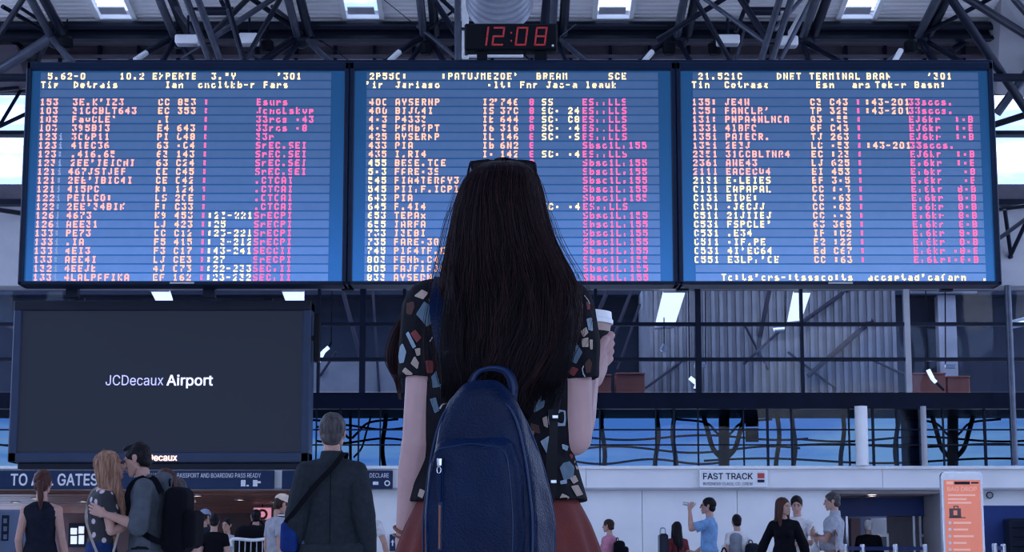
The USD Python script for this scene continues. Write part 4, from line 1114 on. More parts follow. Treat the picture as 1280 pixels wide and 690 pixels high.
def hair_parts(style):
    """Solids in the head's own frame."""
    cap = hull((A(0, -.016, .036), (.083, .104, .094)))
    face = (A(0, -.88, .47), -.040)
    cut = cap.trim_by_plane(face[0], face[1])
    if style == 'short':
        return [cut.trim_by_plane((0, -.5, .87), -.055), hull((A(0, -.06, -.03), (.066, .05, .05)))]
    if style == 'quiff':
        return [cut.trim_by_plane((0, -.5, .87), -.055), hull((A(0, -.06, -.03), (.066, .05, .05))), hull((A(.03, .046, .096), (.034, .034, .020)), (A(-.03, .046, .096), (.034, .034, .020)), (A(0, -.02, .112), (.05, .06, .018)))]
    if style == 'thin':
        ring = hull((A(0, -.016, .020), (.081, .102, .080))).trim_by_plane(face[0], face[1] + .02).trim_by_plane((0, 0, -1), -.075)
        return [ring.trim_by_plane((0, -.5, .87), -.06), hull((A(0, -.06, -.03), (.066, .05, .05)))]
    if style == 'ponytail':
        return [cut.trim_by_plane((0, -.5, .87), -.07), hull((A(0, -.06, -.03), (.070, .055, .055))), hull((A(0, -.10, -.01), .034), (A(0, -.105, -.05), .026)), hull((A(0, -.105, -.05), .026), (A(.008, -.108, -.13), .030)), hull((A(.008, -.108, -.13), .030), (A(.012, -.10, -.24), .012))]
    if style == 'bun':
        return [cut.trim_by_plane((0, -.5, .87), -.07), hull((A(0, -.06, -.03), (.068, .05, .05))), hull((A(0, -.10, .02), .045))]
    L = {'long': 1.0, 'extralong': 1.35, 'bob': .55}[style]
    out = [cut, hull((A(0, -.035, .02), (.086, .080, .085)), (A(0, -.062, -.12 * L), (.090, .056, .08))),
           hull((A(0, -.062, -.12 * L), (.090, .056, .08)), (A(0, -.092, -.27 * L), (.098, .044, .07))), hull((A(.01, -.092, -.27 * L), (.092, .044, .07)), (A(.015, -.090, -.40 * L), (.055, .028, .05)))]
    for s in (-1, 1):
        out.append(hull((A(s * .068, .012, .03), (.024, .045, .05)), (A(s * .082, .0, -.12 * L), (.024, .036, .06))))
        out.append(hull((A(s * .082, .0, -.12 * L), (.024, .036, .06)), (A(s * .088, .012, -.27 * L), (.014, .018, .05))))
    return out


mat('skin', (.50, .29, .23), (.44, .25, .20), scale=14, rough=.5)
mat('skin_tan', (.50, .29, .22), (.45, .25, .19), scale=14, rough=.5)
mat('eye_dark', (.03, .02, .02), scale=20, rough=.15)
mat('lip', (.42, .17, .16), scale=20, rough=.4)
mat('shoe_dark', (.03, .03, .035), scale=10, rough=.5)
mat('shoe_pale', (.55, .55, .56), scale=10, rough=.5)
for _n, _a, _b in (('hair_black', (.010, .009, .011), (.006, .005, .007)), ('hair_brown', (.05, .026, .020), (.026, .013, .011)), ('hair_auburn', (.085, .032, .026), (.042, .017, .015)), ('hair_blonde', (.46, .27, .18), (.22, .11, .075)), ('hair_grey', (.085, .075, .075), (.035, .032, .034)), ('hair_white', (.72, .71, .72), (.5, .5, .52))):
    mat(_n, _a, _b, scale=60, rough=.45, spec=.12, stretch=(1, 1, .12), bump=.004, bscale=160)
CLOTH = {}


def cloth(name, c, rough=.85, k=.75, scale=14, bump=.0015):
    if name not in CLOTH:
        mat(name, c, tuple(k * x for x in c), scale=scale, rough=rough, bump=bump, bscale=320, spec=.08)
        CLOTH[name] = 1
    return name


def person(label, x, y, yaw, H=1.75, pose=None, look=(0, 0, 0), top=None, bottom=None, hair=('short', 'hair_brown'), skin='skin', shoes='shoe_dark', girth=1.0, female=False, hands=None, edge=.02, group=None, face=True, seed=1, hands_curl=.35):
    """A dressed figure: the body is one continuous mesh, hair and clothes are its children. The pose is given for a height of 1.75 m, facing +y."""
    J = {k: np.array(v, float) for k, v in JOINTS.items()}
    if female:
        for s in 'lr':
            sg = -1 if s == 'l' else 1
            J['shoulder_' + s] = A(sg * .142, -.01, 1.385)
            J['elbow_' + s] = A(sg * .195, -.03, 1.13)
            J['wrist_' + s] = A(sg * .205, .03, .89)
    for k, v in (pose or {}).items():
        J[k] = np.array(v, float)
    g = girth
    k = H / 1.75
    Rb, T = rot(yaw) * k, np.array([x, y, 0.0])
    W = lambda p: Rb @ np.asarray(p, float) + T
    root = thing('person', (x, y, 0), label, 'person', group)
    Rh = rot(*look)
    sw = .94 if female else 1.0

    def torso(d, ins=0.0):
        c, b, p, n = J['chest'], J['belly'], J['pelvis'], J['neck']
        sl_, sr_ = J['shoulder_l'] + A(ins, 0, -ins * .3), J['shoulder_r'] + A(-ins, 0, -ins * .3)
        t = [hull((c, (.150 * g * sw + d, .102 * g + d, .13 + d * .3)), (sl_, .050 + d - ins * .3), (sr_, .050 + d - ins * .3)), hull((sl_, .046 + d - ins * .3), (n + A(0, 0, -.02), (.058 + d, .052 + d, .03 + d * .3)), (sr_, .046 + d - ins * .3)),
             hull((c + A(0, 0, -.05), (.140 * g * sw + d, .100 * g + d, .09)), (b, (.125 * g * sw + d, .093 * g + d, .10))),
             hull((b, (.125 * g * sw + d, .093 * g + d, .08)), (p, ((.160 if female else .150) * g + d, .112 * g + d, .09 + d)))]
        if female:
            t += [hull((c + A(s * .062, .075, -.06), (.052 + d, .045 + d, .055 + d))) for s in (-1, 1)]
        if g > 1.12:
            t.append(hull((b + A(0, .05 * g, 0), (.125 * g + d, .10 * g + d, .13))))
        return t

    nk = J['head'] + Rh @ A(0, -.022, -.085)
    body = torso(0) + [hull((J['neck'] + A(0, 0, -.03), (.060, .054, .05)), (nk, (.052 if not female else .046, .054 if not female else .048, .03)))] + [xf(m, Rh, J['head']) for m in head_parts()]
    for s in 'lr':
        sg = -1 if s == 'l' else 1
        sh, el, wr = J['shoulder_' + s], J['elbow_' + s], J['wrist_' + s]
        t = .9 if female else 1.0
        body += [hull((sh, .050 * t), (lerp(sh, el, .35), .047 * t * min(g, 1.15)), (el, .038 * t)), hull((el, .038 * t), (lerp(el, wr, .3), .040 * t), (wr, .025 * t))]
        d = wr - el
        hd = (hands or {}).get(s) or {}
        body += hand_parts(wr + d / np.linalg.norm(d) * .012, hd.get('d', d), hd.get('n', A(-sg, .15, 0)), hd.get('t', A(0, 1, 0)), hd.get('curl', hands_curl), .95 if female else 1.04)
        hp, kn, an = J['hip_' + s], J['knee_' + s], J['ankle_' + s]
        body += [hull((hp, .082 * min(g, 1.1)), (lerp(hp, kn, .4), .074), (kn, .054)), hull((kn, .053), (lerp(kn, an, .3), .053), (an, .036)), hull((an + A(0, -.02, -.035), .034), (an + A(0, .09, -.045), (.036, .06, .03)), (an + A(0, .0, .0), .034))]
    put = lambda man: xf(man, Rb, T)
    obj('body', soften(put(union(body)), edge * k * .8, 6), skin, root, smooth=True)
    # clothes
    tp = top or {}
    hem = tp.get('hem', .88)
    d = tp.get('d', .013)
    if tp.get('mat'):
        sh = torso(d, .022 if tp.get('sleeve', .5) == 0 else 0.0)
        bot = tp.get('flare', .0)
        p = J['pelvis']
        sh.append(hull((J['belly'], (.128 * g * sw + d + bot * .4, .095 * g + d + bot * .4, .06)), (A(p[0], p[1], min(p[2], hem + .08)), ((.158 * g + d + bot), .115 * g + d + bot, .08))))
        if hem < .86:
            sh.append(hull(oval(A(p[0], p[1], p[2]), .165 * g + d + bot, .122 * g + d + bot), oval(A(p[0], p[1], hem - .02), .168 * g + d + bot * 1.4, .125 * g + d + bot * 1.4)))
        sl = tp.get('sleeve', .5)
        for s in 'lr':
            a, e, w_ = J['shoulder_' + s], J['elbow_' + s], J['wrist_' + s]
            wd = tp.get('loose', .0)
            if sl > 0:
                c = lerp(a, e, min(sl, 1.0))
                sh.append(hull((a, .050 + d), (e, .044 + d + wd * .8) if sl > 1 else disc(c, e - a, .047 * min(g, 1.15) + d + wd)))
            if sl > 1:
                c2 = lerp(e, w_, sl - 1)
                sh.append(hull((e, .044 + d + wd * .8), disc(c2, w_ - e, .038 - .008 * (sl - 1) + d * .9 + wd * .6)))
        u = union(sh).trim_by_plane((0, 0, 1), hem)
        if tp.get('neckcut', True):
            u = u.trim_by_plane((0, tp.get('vneck', -.1), -1), -(J['neck'][2] + tp.get('collar', .0)) )
        obj(tp.get('name', 'shirt'), soften(put(u), edge * k, 6, fold=tp.get('fold', .010), seed=seed), tp['mat'], root, smooth=True)
        if tp.get('collar_mat'):
            n_ = J['neck']
            cl_ = hull(oval(n_ + A(0, -.004, -.05), .086, .078), oval(n_ + A(0, -.008, .045), .066, .066))
            obj('collar', soften(put(cl_), edge * k * .7, 3), tp['collar_mat'], root, smooth=True)
    bt = bottom or {}
    if bt.get('mat'):
        p, gd = J['pelvis'], .015
        kind = bt.get('kind', 'trousers')
        waist = bt.get('waist', 1.0)
        core = hull((A(p[0], p[1], waist - .03), (.135 * g + gd, .10 * g + gd, .03)), (p + A(0, 0, -.02), ((.160 if female else .150) * g + gd, .112 * g + gd, .08)))
        parts = [core]
        if kind == 'skirt':
            z = bt.get('hem', .55)
            parts.append(hull(oval(A(p[0], p[1], p[2]), .165 * g + gd, .12 * g + gd), oval(A(p[0], p[1] + .01, z), bt.get('w', .22), bt.get('w', .22) * .8)))
        else:
            f = {'trousers': .96, 'shorts': -.1}[kind]
            for s in 'lr':
                hp, kn, an = J['hip_' + s], J['knee_' + s], J['ankle_' + s]
                lo = .02
                if f < 0:
                    parts.append(hull((hp, .086 * min(g, 1.1) + gd), disc(lerp(hp, kn, .75), kn - hp, .082)))
                else:
                    parts += [hull((hp, .084 * min(g, 1.1) + gd), (kn, .056 + lo)), hull((kn, .056 + lo), disc(lerp(kn, an, f), an - kn, .050 + lo))]
        obj({'skirt': 'skirt', 'shorts': 'shorts'}.get(kind, 'trousers'), soften(put(union(parts).trim_by_plane((0, 0, -1), -waist)), edge * k * 1.3, 5, fold=.006, seed=seed + 5), bt['mat'], root, smooth=True)
    sp = []
    for s in 'lr':
        an = J['ankle_' + s]
        sm = hull((an + A(0, -.022, -.040), .040), (an + A(0, .11, -.052), (.042, .07, .03)), (an + A(0, .01, -.01), .040)).trim_by_plane((0, 0, 1), .002)
        obj('shoe', soften(put(sm), .03, 2), shoes, root, smooth=40)
    if hair:
        hp = [xf(m, Rh, J['head']) for m in hair_parts(hair[0])]
        obj('hair', soften(put(union(hp)), edge * k * .6, 5, fold=.007, freq=42, seed=seed + 9, stretch=(1, 1, .15)), hair[1], root, smooth=True)
    if face:
        for s in (-1, 1):
            c = J['head'] + Rh @ A(s * .031, .084, .004)
            obj('eye', soften(put(hull((c, (.011, .008, .006)))), .02, 0), 'eye_dark', root, smooth=True)
            c0, c1 = J['head'] + Rh @ A(s * .018, .088, .026), J['head'] + Rh @ A(s * .045, .078, .027)
            obj('eyebrow', soften(put(hull((c0, .005), (c1, .004))), .02, 0), hair[1] if hair else 'hair_grey', root, smooth=True)
        a_, b_ = J['head'] + Rh @ A(-.02, .086, -.062), J['head'] + Rh @ A(.02, .086, -.062)
        obj('mouth', soften(put(hull((a_, .005), (b_, .005), (J['head'] + Rh @ A(0, .095, -.062), .006))), .02, 0), 'lip', root, smooth=True)
    return dict(root=root, W=W, J=J, Rh=Rh, k=k, put=put, Rb=Rb, T=T)


def backpack(label, W, c, m, size=(.30, .15, .44), yawR=None, strap_pts=None, edge=.02):
    """A worn backpack: c is the centre in the wearer's frame; W maps that frame to the place."""
    a, b, h_ = size[0] / 2, size[1] / 2, size[2] / 2
    c = np.asarray(c, float)
    r = min(.072, b - .005)
    R = yawR if yawR is not None else np.eye(3)
    L = lambda p: W(c + R @ np.asarray(p, float))
    root = thing('backpack', L((0, 0, -h_)), label, 'backpack')
    bal = lambda pts, rr: hull(*[(L(p), rr) for p in pts])
    body = bal([(sx * (a - r), sy * (b - r), z) for sx in (-1, 1) for sy in (-1, 1) for z in (-h_ + r,)] + [(sx * (a - r) * .8, sy * (b - r) * .7, h_ - r * 1.2) for sx in (-1, 1) for sy in (-1, 1)], r)
    obj('body', soften(body, edge, 5, fold=.006), m, root, smooth=True)
    pk = bal([(sx * (a - .06), -b - .01, z) for sx in (-1, 1) for z in (-h_ + .09, .02)], .05)
    obj('pocket', soften(pk, edge, 4, fold=.004), m, root, smooth=True)
    obj('handle', tubemesh(spline([L((-.04, b * .6, h_ - .01)), L((-.02, b * .7, h_ + .035)), L((.02, b * .7, h_ + .035)), L((.04, b * .6, h_ - .01))], 12), .008), m, root, smooth=True)
    for pts in strap_pts or ():
        obj('strap', flat_strip(spline([W(p) for p in pts], 22), .045, .008, W), m, root)
    return root


def flat_strip(P, width, thick, W=None, side=None):
    """A strap: flat band along the points; its width lies along side (default: level, across the path)."""
    P = np.asarray(P, float)
    t = np.gradient(P, axis=0)
    t /= np.linalg.norm(t, axis=1, keepdims=True) + 1e-12
    s = np.broadcast_to(np.asarray(side if side is not None else (1.0, 0, 0)), P.shape)
    s = s - t * (s * t).sum(1, keepdims=True)
    s = s / (np.linalg.norm(s, axis=1, keepdims=True) + 1e-12)
    n = np.cross(t, s)
    c = [P + s * (a * width / 2) + n * (b * thick / 2) for a, b in ((-1, -1), (1, -1), (1, 1), (-1, 1))]
    v = np.stack(c, 1).reshape(-1, 3)
    m = len(P)
    q = [[i * 4 + k, i * 4 + (k + 1) % 4, (i + 1) * 4 + (k + 1) % 4, (i + 1) * 4 + k] for i in range(m - 1) for k in range(4)]
    q += [[3, 2, 1, 0], [(m - 1) * 4, (m - 1) * 4 + 1, (m - 1) * 4 + 2, (m - 1) * 4 + 3]]
    return v, np.array(q)


def spot(px, H, py_top, Y=None):
    """Where a figure of height H stands whose crown is seen at (px, py_top)."""
    Y = depth_for(py_top, H) if Y is None else Y
    return xat(px, py_top, Y), Y


# ------------------------------------------------------------------ people of the hall
cloth('navy_knit', (.013, .016, .028)); cloth('black_cloth', (.006, .0065, .010)); cloth('jacket_grey', (.026, .033, .040), scale=30); cloth('hoodie_grey', (.095, .11, .13)); cloth('denim', (.016, .04, .14)); cloth('denim_pale', (.16, .24, .40))
cloth('white_tee', (.72, .70, .70)); cloth('polo_pale', (.40, .42, .47)); cloth('sky_shirt', (.20, .36, .60)); cloth('khaki', (.42, .36, .30)); cloth('pink_top', (.55, .22, .30)); cloth('wine_top', (.17, .035, .045)); cloth('grey_vest', (.24, .25, .29)); cloth('dark_trousers', (.014, .016, .022)); cloth('cream_cap', (.80, .66, .52)); cloth('cap_blue', (.30, .36, .52)); cloth('red_cloth', (.35, .04, .05)); cloth('bag_blue', (.012, .035, .17)); cloth('pale_shirt', (.42, .42, .46))
# floral black top: pale blossoms on black
MATS['floral'] = usdkit.material(stage, '/World/Looks/floral', {'tc': ('texture_coordinate', {}), 'v': ('voronoi_texture', {'scale': 13.0, 'randomness': 1.0}), 'r': ('rgb_ramp', {'ramp': [(.0, (.62, .55, .58)), (.26, (.5, .40, .44)), (.30, (.02, .02, .025)), (1, (.012, .012, .018))]}), 'p': ('principled_bsdf', {'roughness': .8})}, [('tc.object', 'v.vector'), ('v.distance', 'r.fac'), ('r.color', 'p.base_color')], surface='p.BSDF')
MATS['stripe_cloth'] = usdkit.material(stage, '/World/Looks/stripe_cloth', {'tc': ('texture_coordinate', {}), 'v': ('wave_texture', {'scale': 9.0, 'bands_direction': 'z', 'distortion': 1.5}), 'r': ('rgb_ramp', {'ramp': [(.45, (.015, .016, .02)), (.55, (.6, .6, .62))]}), 'p': ('principled_bsdf', {'roughness': .85})}, [('tc.object', 'v.vector'), ('v.fac', 'r.fac'), ('r.color', 'p.base_color')], surface='p.BSDF')


def strands_down(v, f, n, length, seed, wander=.5, off=.004, zmin=None, pts=9):
    """Loose hairs that run down a hair mesh."""
    from scipy.spatial import cKDTree
    t = trimesh.Trimesh(v, f, process=False)
    vn, tree = np.array(t.vertex_normals), cKDTree(v)
    r = np.random.default_rng(seed)
    p = v[r.integers(0, len(v), n)]
    out, L = [p], length / pts
    for _ in range(pts):
        _, i = tree.query(p)
        nn = vn[i]
        d = np.array([0, 0, -1.0]) - nn * (-nn[:, 2])[:, None] + r.normal(0, wander * .15, p.shape)
        d /= np.linalg.norm(d, axis=1, keepdims=True) + 1e-9
        p = p + d * L
        _, i = tree.query(p)
        nn = vn[i]
        h = ((p - v[i]) * nn).sum(1)
        p = p + nn * np.clip(off - h, -.01, .02)[:, None] * (p[:, 2] > v[:, 2].min() + .02)[:, None]
        out.append(p)
    return list(np.stack(out, 1))


# 1 sleeveless woman at the frame's left edge, back to us
x, y = spot(54, 1.66, 588)
P1 = person('person with an auburn ponytail in a dark sleeveless top, seen from behind', x, y, 8, 1.66, female=True, look=(-6, -4, 0), top=dict(mat='navy_knit', sleeve=0, hem=.80, flare=.015, name='sleeveless_top', collar=-.015), bottom=dict(mat='dark_trousers'), hair=('ponytail', 'hair_auburn'), pose=dict(elbow_l=(-.19, -.04, 1.12), wrist_l=(-.165, .06, .92), elbow_r=(.195, -.02, 1.12), wrist_r=(.245, .03, .90)), face=False, edge=.016)
# 2 and 3 the embracing couple
YC = 13.7
xm, xw = xat(179, 600, YC), xat(137, 600, YC)
P3 = person('person in a grey hoodie with dark short hair bending to kiss the blonde one', xm + .045, YC, 84, 1.765, look=(0, -16, 8), pose=dict(head=(.01, .10, 1.605), neck=(0, .035, 1.46), chest=(0, .01, 1.33), elbow_l=(-.24, .0, 1.12), wrist_l=(-.285, .215, 1.20), elbow_r=(.20, .06, 1.14), wrist_r=(.10, .27, 1.17)), hands={'l': dict(d=A(.12, 1, .35), n=A(.95, -.1, .0), t=A(0, .1, 1), curl=.3), 'r': dict(d=A(-.5, 1, .1), n=A(-.8, -.4, 0), t=A(0, 0, 1))},
            top=dict(mat='hoodie_grey', sleeve=1.15, hem=.84, d=.022, loose=.014, fold=.014, name='hoodie', collar=-.01), bottom=dict(mat='dark_trousers'), hair=('quiff', 'hair_black'), edge=.014, seed=3)
W = P3['W']
obj('hood', soften(union([hull((W((-.085, -.03, 1.46)), .04), (W((0, -.115, 1.455)), .05)), hull((W((.085, -.03, 1.46)), .04), (W((0, -.115, 1.455)), .05)), hull((W((0, -.11, 1.47)), (.07, .05, .05)), (W((0, -.13, 1.38)), .035))]), .012, 8, fold=.008), 'hoodie_grey', P3['root'], smooth=True)
obj('drawstring', tubemesh(spline([W((-.05, .075, 1.42)), W((-.05, .125, 1.34)), W((-.05, .13, 1.24))], 10), .005), 'white_tee', P3['root'])
backpack('black backpack on the back of the person in the grey hoodie', W, (-.02, -.235, 1.17), 'black_cloth', (.32, .20, .50), strap_pts=[[(-.115, -.13, 1.36), (-.12, -.06, 1.465), (-.12, .07, 1.44), (-.12, .125, 1.32), (-.135, .09, 1.15), (-.15, -.06, 1.04), (-.13, -.16, 1.0)], [(.115, -.13, 1.36), (.12, -.06, 1.465), (.12, .07, 1.44), (.12, .125, 1.32), (.14, .09, 1.15), (.15, -.06, 1.04), (.13, -.16, 1.0)]], edge=.016)
P2 = person('person with long wavy blonde hair in a black floral top and denim skirt, kissing', xw - .03, YC - .06, -66, 1.69, female=True, look=(0, 12, -6), pose=dict(head=(0, .045, 1.625), neck=(0, .0, 1.47), elbow_r=(.185, .03, 1.13), wrist_r=(.10, .235, 1.20), elbow_l=(-.20, .05, 1.14), wrist_l=(-.09, .25, 1.24)), hands={'r': dict(d=A(-.25, 1, .35), n=A(-.9, -.2, .3), t=A(0, .2, 1), curl=.5), 'l': dict(d=A(.3, 1, .3), n=A(.8, 0, 0), t=A(0, 0, 1))},
            top=dict(mat='floral', sleeve=.55, hem=1.04, d=.016, loose=.02, flare=.0, name='floral_top', collar=-.045), bottom=dict(mat='denim', kind='skirt', hem=.62, w=.20, waist=1.07), hair=('extralong', 'hair_blonde'), edge=.014, seed=5)
hv = soften(P2['put'](union([xf(m, P2['Rh'], P2['J']['head']) for m in hair_parts('extralong')])), .014, 5, fold=.007, freq=42, seed=14, stretch=(1, 1, .15))
curves('hair_strand', strands_down(hv[0], hv[1], 900, .26, 3), .0035, 'hair_blonde', P2['root'])
W2 = P2['W']
hb = thing('handbag', W2((-.02, -.19, .86)), 'small dark shoulder bag hanging at the side of the blonde person', 'handbag')
bb = hull(*[(W2((sx * .09 + .20, sy * .08 - .02, z)), .025) for sx in (-.3, .3) for sy in (-1, 1) for z in (.80, .93)])
obj('body', soften(bb, .016, 4, fold=.004), 'black_cloth', hb, smooth=True)
obj('strap', flat_strip(spline([W2((.20, .04, .94)), W2((.165, .095, 1.15)), W2((.05, .13, 1.33)), W2((-.07, .06, 1.475)), W2((-.10, -.06, 1.44)), W2((.02, -.13, 1.25)), W2((.15, -.11, 1.08)), W2((.20, -.06, .94))], 50), .018, .004), 'khaki', hb)
ph = thing('drink_cup', at(162, 626, YC - .02), 'pale cup held between the kissing pair', 'cup')
obj('cup', trimesh.creation.revolve([[0, 0], [.028, 0], [.038, .105], [.034, .105], [.026, .006], [0, .006]], sections=24).apply_translation(at(162, 634, YC - .02)), 'white_tee', ph, smooth=30)
obj('lid', trimesh.creation.revolve([[0, .105], [.041, .105], [.041, .114], [.034, .122], [0, .122]], sections=24).apply_translation(at(162, 634, YC - .02)), 'white_paint', ph, smooth=30)
# 4 man in the dark jacket
x, y = spot(411, 1.80, 516.5)
P4 = person('person with grey hair in a long dark jacket with a slanted strap, from behind', x + .025, y, 3, 1.80, look=(-4, 4, 0), girth=1.0, pose=dict(shoulder_l=(-.148, -.01, 1.385), shoulder_r=(.148, -.01, 1.385), elbow_l=(-.205, -.05, 1.12), wrist_l=(-.215, .06, .88), elbow_r=(.205, -.05, 1.12), wrist_r=(.225, .07, .88)), top=dict(mat='jacket_grey', sleeve=1.93, hem=.80, d=.022, loose=.010, flare=.012, fold=.012, name='jacket', collar=-.005, collar_mat='jacket_grey'), bottom=dict(mat='denim_pale'), hair=('short', 'hair_grey'), edge=.014, face=True, seed=8)
W = P4['W']
jl = P4['root']
obj('back_seam', tubemesh(spline([W((0, -.155, 1.40)), W((0, -.152, 1.2)), W((0, -.150, 1.02)), W((0, -.168, .86))], 14), .003, 6), 'black_cloth', jl)
sb = thing('shoulder_bag', W((-.22, .05, .90)), 'blue shoulder bag under the arm of the person in the dark jacket', 'bag')
obj('body', soften(hull(*[(W((-.245 + dx, dy, z)), .03) for dx in (-.03, .02) for dy in (-.05, .12) for z in (.93, 1.06)]), .016, 4, fold=.008), 'bag_blue', sb, smooth=True)
obj('strap', flat_strip(spline([W((-.27, -.09, 1.08)), W((-.20, -.155, 1.16)), W((-.09, -.172, 1.30)), W((.02, -.150, 1.42)), W((.075, -.07, 1.500)), W((.08, .03, 1.475)), W((.0, .15, 1.33)), W((-.16, .16, 1.12)), W((-.26, .12, 1.07))], 44), .032, .006), 'black_cloth', sb)

# 5 to 11 people under the passage
x, y = spot(346.5, 1.63, 615)
P5 = person('person in a cream cap and striped scarf bending the head beside the dark jacket', x, y, -62, 1.63, look=(-4, -22, 0), pose=dict(head=(0, .07, 1.60), neck=(0, .02, 1.465)), top=dict(mat='pale_shirt', sleeve=.6, hem=.86), bottom=dict(mat='dark_trousers'), hair=('short', 'hair_brown'), skin='skin_tan', seed=11)
Rh, J, put = P5['Rh'], P5['J'], P5['put']
cp = hull((A(0, -.012, .050), (.087, .108, .085))).trim_by_plane((0, 0, 1), .035)
br = hull(oval(A(0, .075, .042), .075, .06), oval(A(0, .12, .030), .06, .055)).trim_by_plane((0, 0, 1), .02)
obj('cap', soften(put(xf(union([cp, br]), Rh, J['head'])), .016, 3), 'cream_cap', P5['root'], smooth=True)
obj('scarf', soften(put(union([hull((A(-.09, .03, 1.46), .04), (A(.09, .03, 1.46), .04), (A(0, .09, 1.43), .045)), hull((A(.07, .10, 1.42), .035), (A(.09, .13, 1.20), .045)), hull((A(.09, .13, 1.20), .045), (A(.10, .12, 1.02), .03))])), .018, 4, fold=.01), 'stripe_cloth', P5['root'], smooth=True)
x, y = spot(232, 1.66, 611)
person('person with dark tied hair and bare shoulders walking behind the black backpack', x, y, -60, 1.66, female=True, look=(0, 0, 0), top=dict(mat='black_cloth', sleeve=0, hem=.9, name='tank_top', collar=-.05), bottom=dict(mat='dark_trousers'), hair=('bun', 'hair_brown'), seed=13)
x, y = spot(208, 1.70, 586, 16.6)
person('person with reddish hair mostly hidden behind the hooded kisser', x, y, -30, zat(586, 16.6), female=True, top=dict(mat='pale_shirt', sleeve=.5, hem=.9), bottom=dict(mat='denim'), hair=('bob', 'hair_auburn'), seed=15, edge=.022)
x, y = spot(223, 1.72, 598, 18.0)
person('person with grey brown hair peeking over the black backpack', x, y, -20, zat(598, 18.0), top=dict(mat='grey_vest', sleeve=.5, hem=.9), bottom=dict(mat='dark_trousers'), hair=('short', 'hair_grey'), seed=17, edge=.022)
x, y = spot(256, 1.70, 637)
p6 = person('person in a pale blue cap and dark shirt in the passage', x, y, -40, 1.70, look=(0, -6, 0), top=dict(mat='navy_knit', sleeve=.5, hem=.88), bottom=dict(mat='dark_trousers'), hair=('short', 'hair_brown'), seed=19, edge=.03)
cp = hull((A(0, -.012, .050), (.087, .108, .085))).trim_by_plane((0, 0, 1), .035)
br = hull(oval(A(0, .075, .042), .075, .06), oval(A(0, .12, .034), .06, .055)).trim_by_plane((0, 0, 1), .02)
obj('cap', soften(p6['put'](xf(union([cp, br]), p6['Rh'], p6['J']['head'])), .025, 3), 'cap_blue', p6['root'], smooth=True)
x, y = spot(268, 1.62, 642, 25.0)
person('person in a black T-shirt seen from behind, before the one in the blue cap', x, y, 10, zat(642, 25.0), girth=1.12, top=dict(mat='black_cloth', sleeve=.55, hem=.88), bottom=dict(mat='dark_trousers'), hair=('short', 'hair_black'), seed=21, edge=.03, face=False)
x, y = spot(284, 1.6, 648, 28.5)
person('person with dark hair facing us between the black T-shirt and the trolley', x, y, 160, zat(648, 28.5), top=dict(mat='pale_shirt', sleeve=.5, hem=.88), bottom=dict(mat='dark_trousers'), hair=('short', 'hair_black'), seed=23, edge=.03, skin='skin_tan')
x, y = spot(320, 1.72, 637)
person('person in a dark top behind the loaded luggage trolley', x, y, 20, 1.72, girth=1.1, top=dict(mat='navy_knit', sleeve=1.9, hem=.86), bottom=dict(mat='dark_trousers'), hair=('short', 'hair_black'), seed=25, edge=.03, face=False, pose=dict(elbow_l=(-.25, .02, 1.13), elbow_r=(.25, .02, 1.13), wrist_l=(-.19, .22, 1.02), wrist_r=(.19, .22, 1.02)))
x, y = spot(459, 1.76, 622, 24.5)
person('person in a white T-shirt half hidden behind the dark jacket', x, y, -20, zat(622, 24.5), top=dict(mat='white_tee', sleeve=.6, hem=.88), bottom=dict(mat='dark_trousers'), hair=('short', 'hair_brown'), seed=27, edge=.028, pose=dict(elbow_r=(.27, -.02, 1.14), wrist_r=(.27, .10, .92)))
x, y = spot(305, 1.5, 674, 21)
# luggage trolley with a big black bag
YT2 = 25.5
tl = at(289, 676, YT2)
tr_ = thing('luggage_trolley', (xat(317, 680, YT2), YT2, 0), 'silver luggage trolley carrying a large black bag in the passage', 'trolley')
xa, xb, zt_ = xat(289, 680, YT2), xat(345, 680, YT2), zat(672, YT2)
obj('handle', tubemesh(spline([A(xa, YT2, zt_ - .12), A(xa + .02, YT2, zt_ - .02), A((xa + xb) / 2, YT2 - .02, zt_ - .035), A(xb - .08, YT2, zt_ - .0), A(xb, YT2, zt_ + .07)], 30), .022), 'white_paint', tr_, smooth=True)
for i in range(8):
    xx = xa + .03 + (xb - xa - .06) * i / 7
    obj('bar', MB().tube((xx, YT2 + .02, .25), (xx, YT2 + .02, zt_ - .04), .008, 8), 'metal_satin', tr_)
obj('deck', MB().bevel((xa, YT2, .18), (xb, YT2 + .75, .25), .02), 'metal_satin', tr_)
for dx in (xa + .06, xb - .06):
    for dy in (.06, .68):
        obj('wheel', trimesh.creation.cylinder(.08, .04, sections=20).apply_transform(trimesh.transformations.rotation_matrix(math.pi / 2, [0, 1, 0])).apply_translation((dx, YT2 + dy, .08)), 'black_plastic', tr_)
        obj('fork', MB().box((dx + .025, YT2 + dy - .02, .07), (dx + .035, YT2 + dy + .02, .2)), 'metal_satin', tr_)
z_ = zat(655, YT2 + .35)
bg = thing('travel_bag', ((xa + xb) / 2, YT2 + .35, .25), 'large black soft travel bag lying on the luggage trolley', 'bag')
cx = (xa + xb) / 2
obj('body', soften(union([hull(*[(A(cx + sx * .20, YT2 + .36 + sy * .12, z), .10) for sx in (-1, 1) for sy in (-1, 1) for z in (.36, z_ - .12)])]), .03, 5, fold=.015), 'black_cloth', bg, smooth=True)
obj('handle', tubemesh(spline([A(cx - .1, YT2 + .3, z_ - .03), A(cx - .05, YT2 + .28, z_ + .04), A(cx + .05, YT2 + .28, z_ + .04), A(cx + .1, YT2 + .3, z_ - .03)], 14), .012), 'black_cloth', bg)
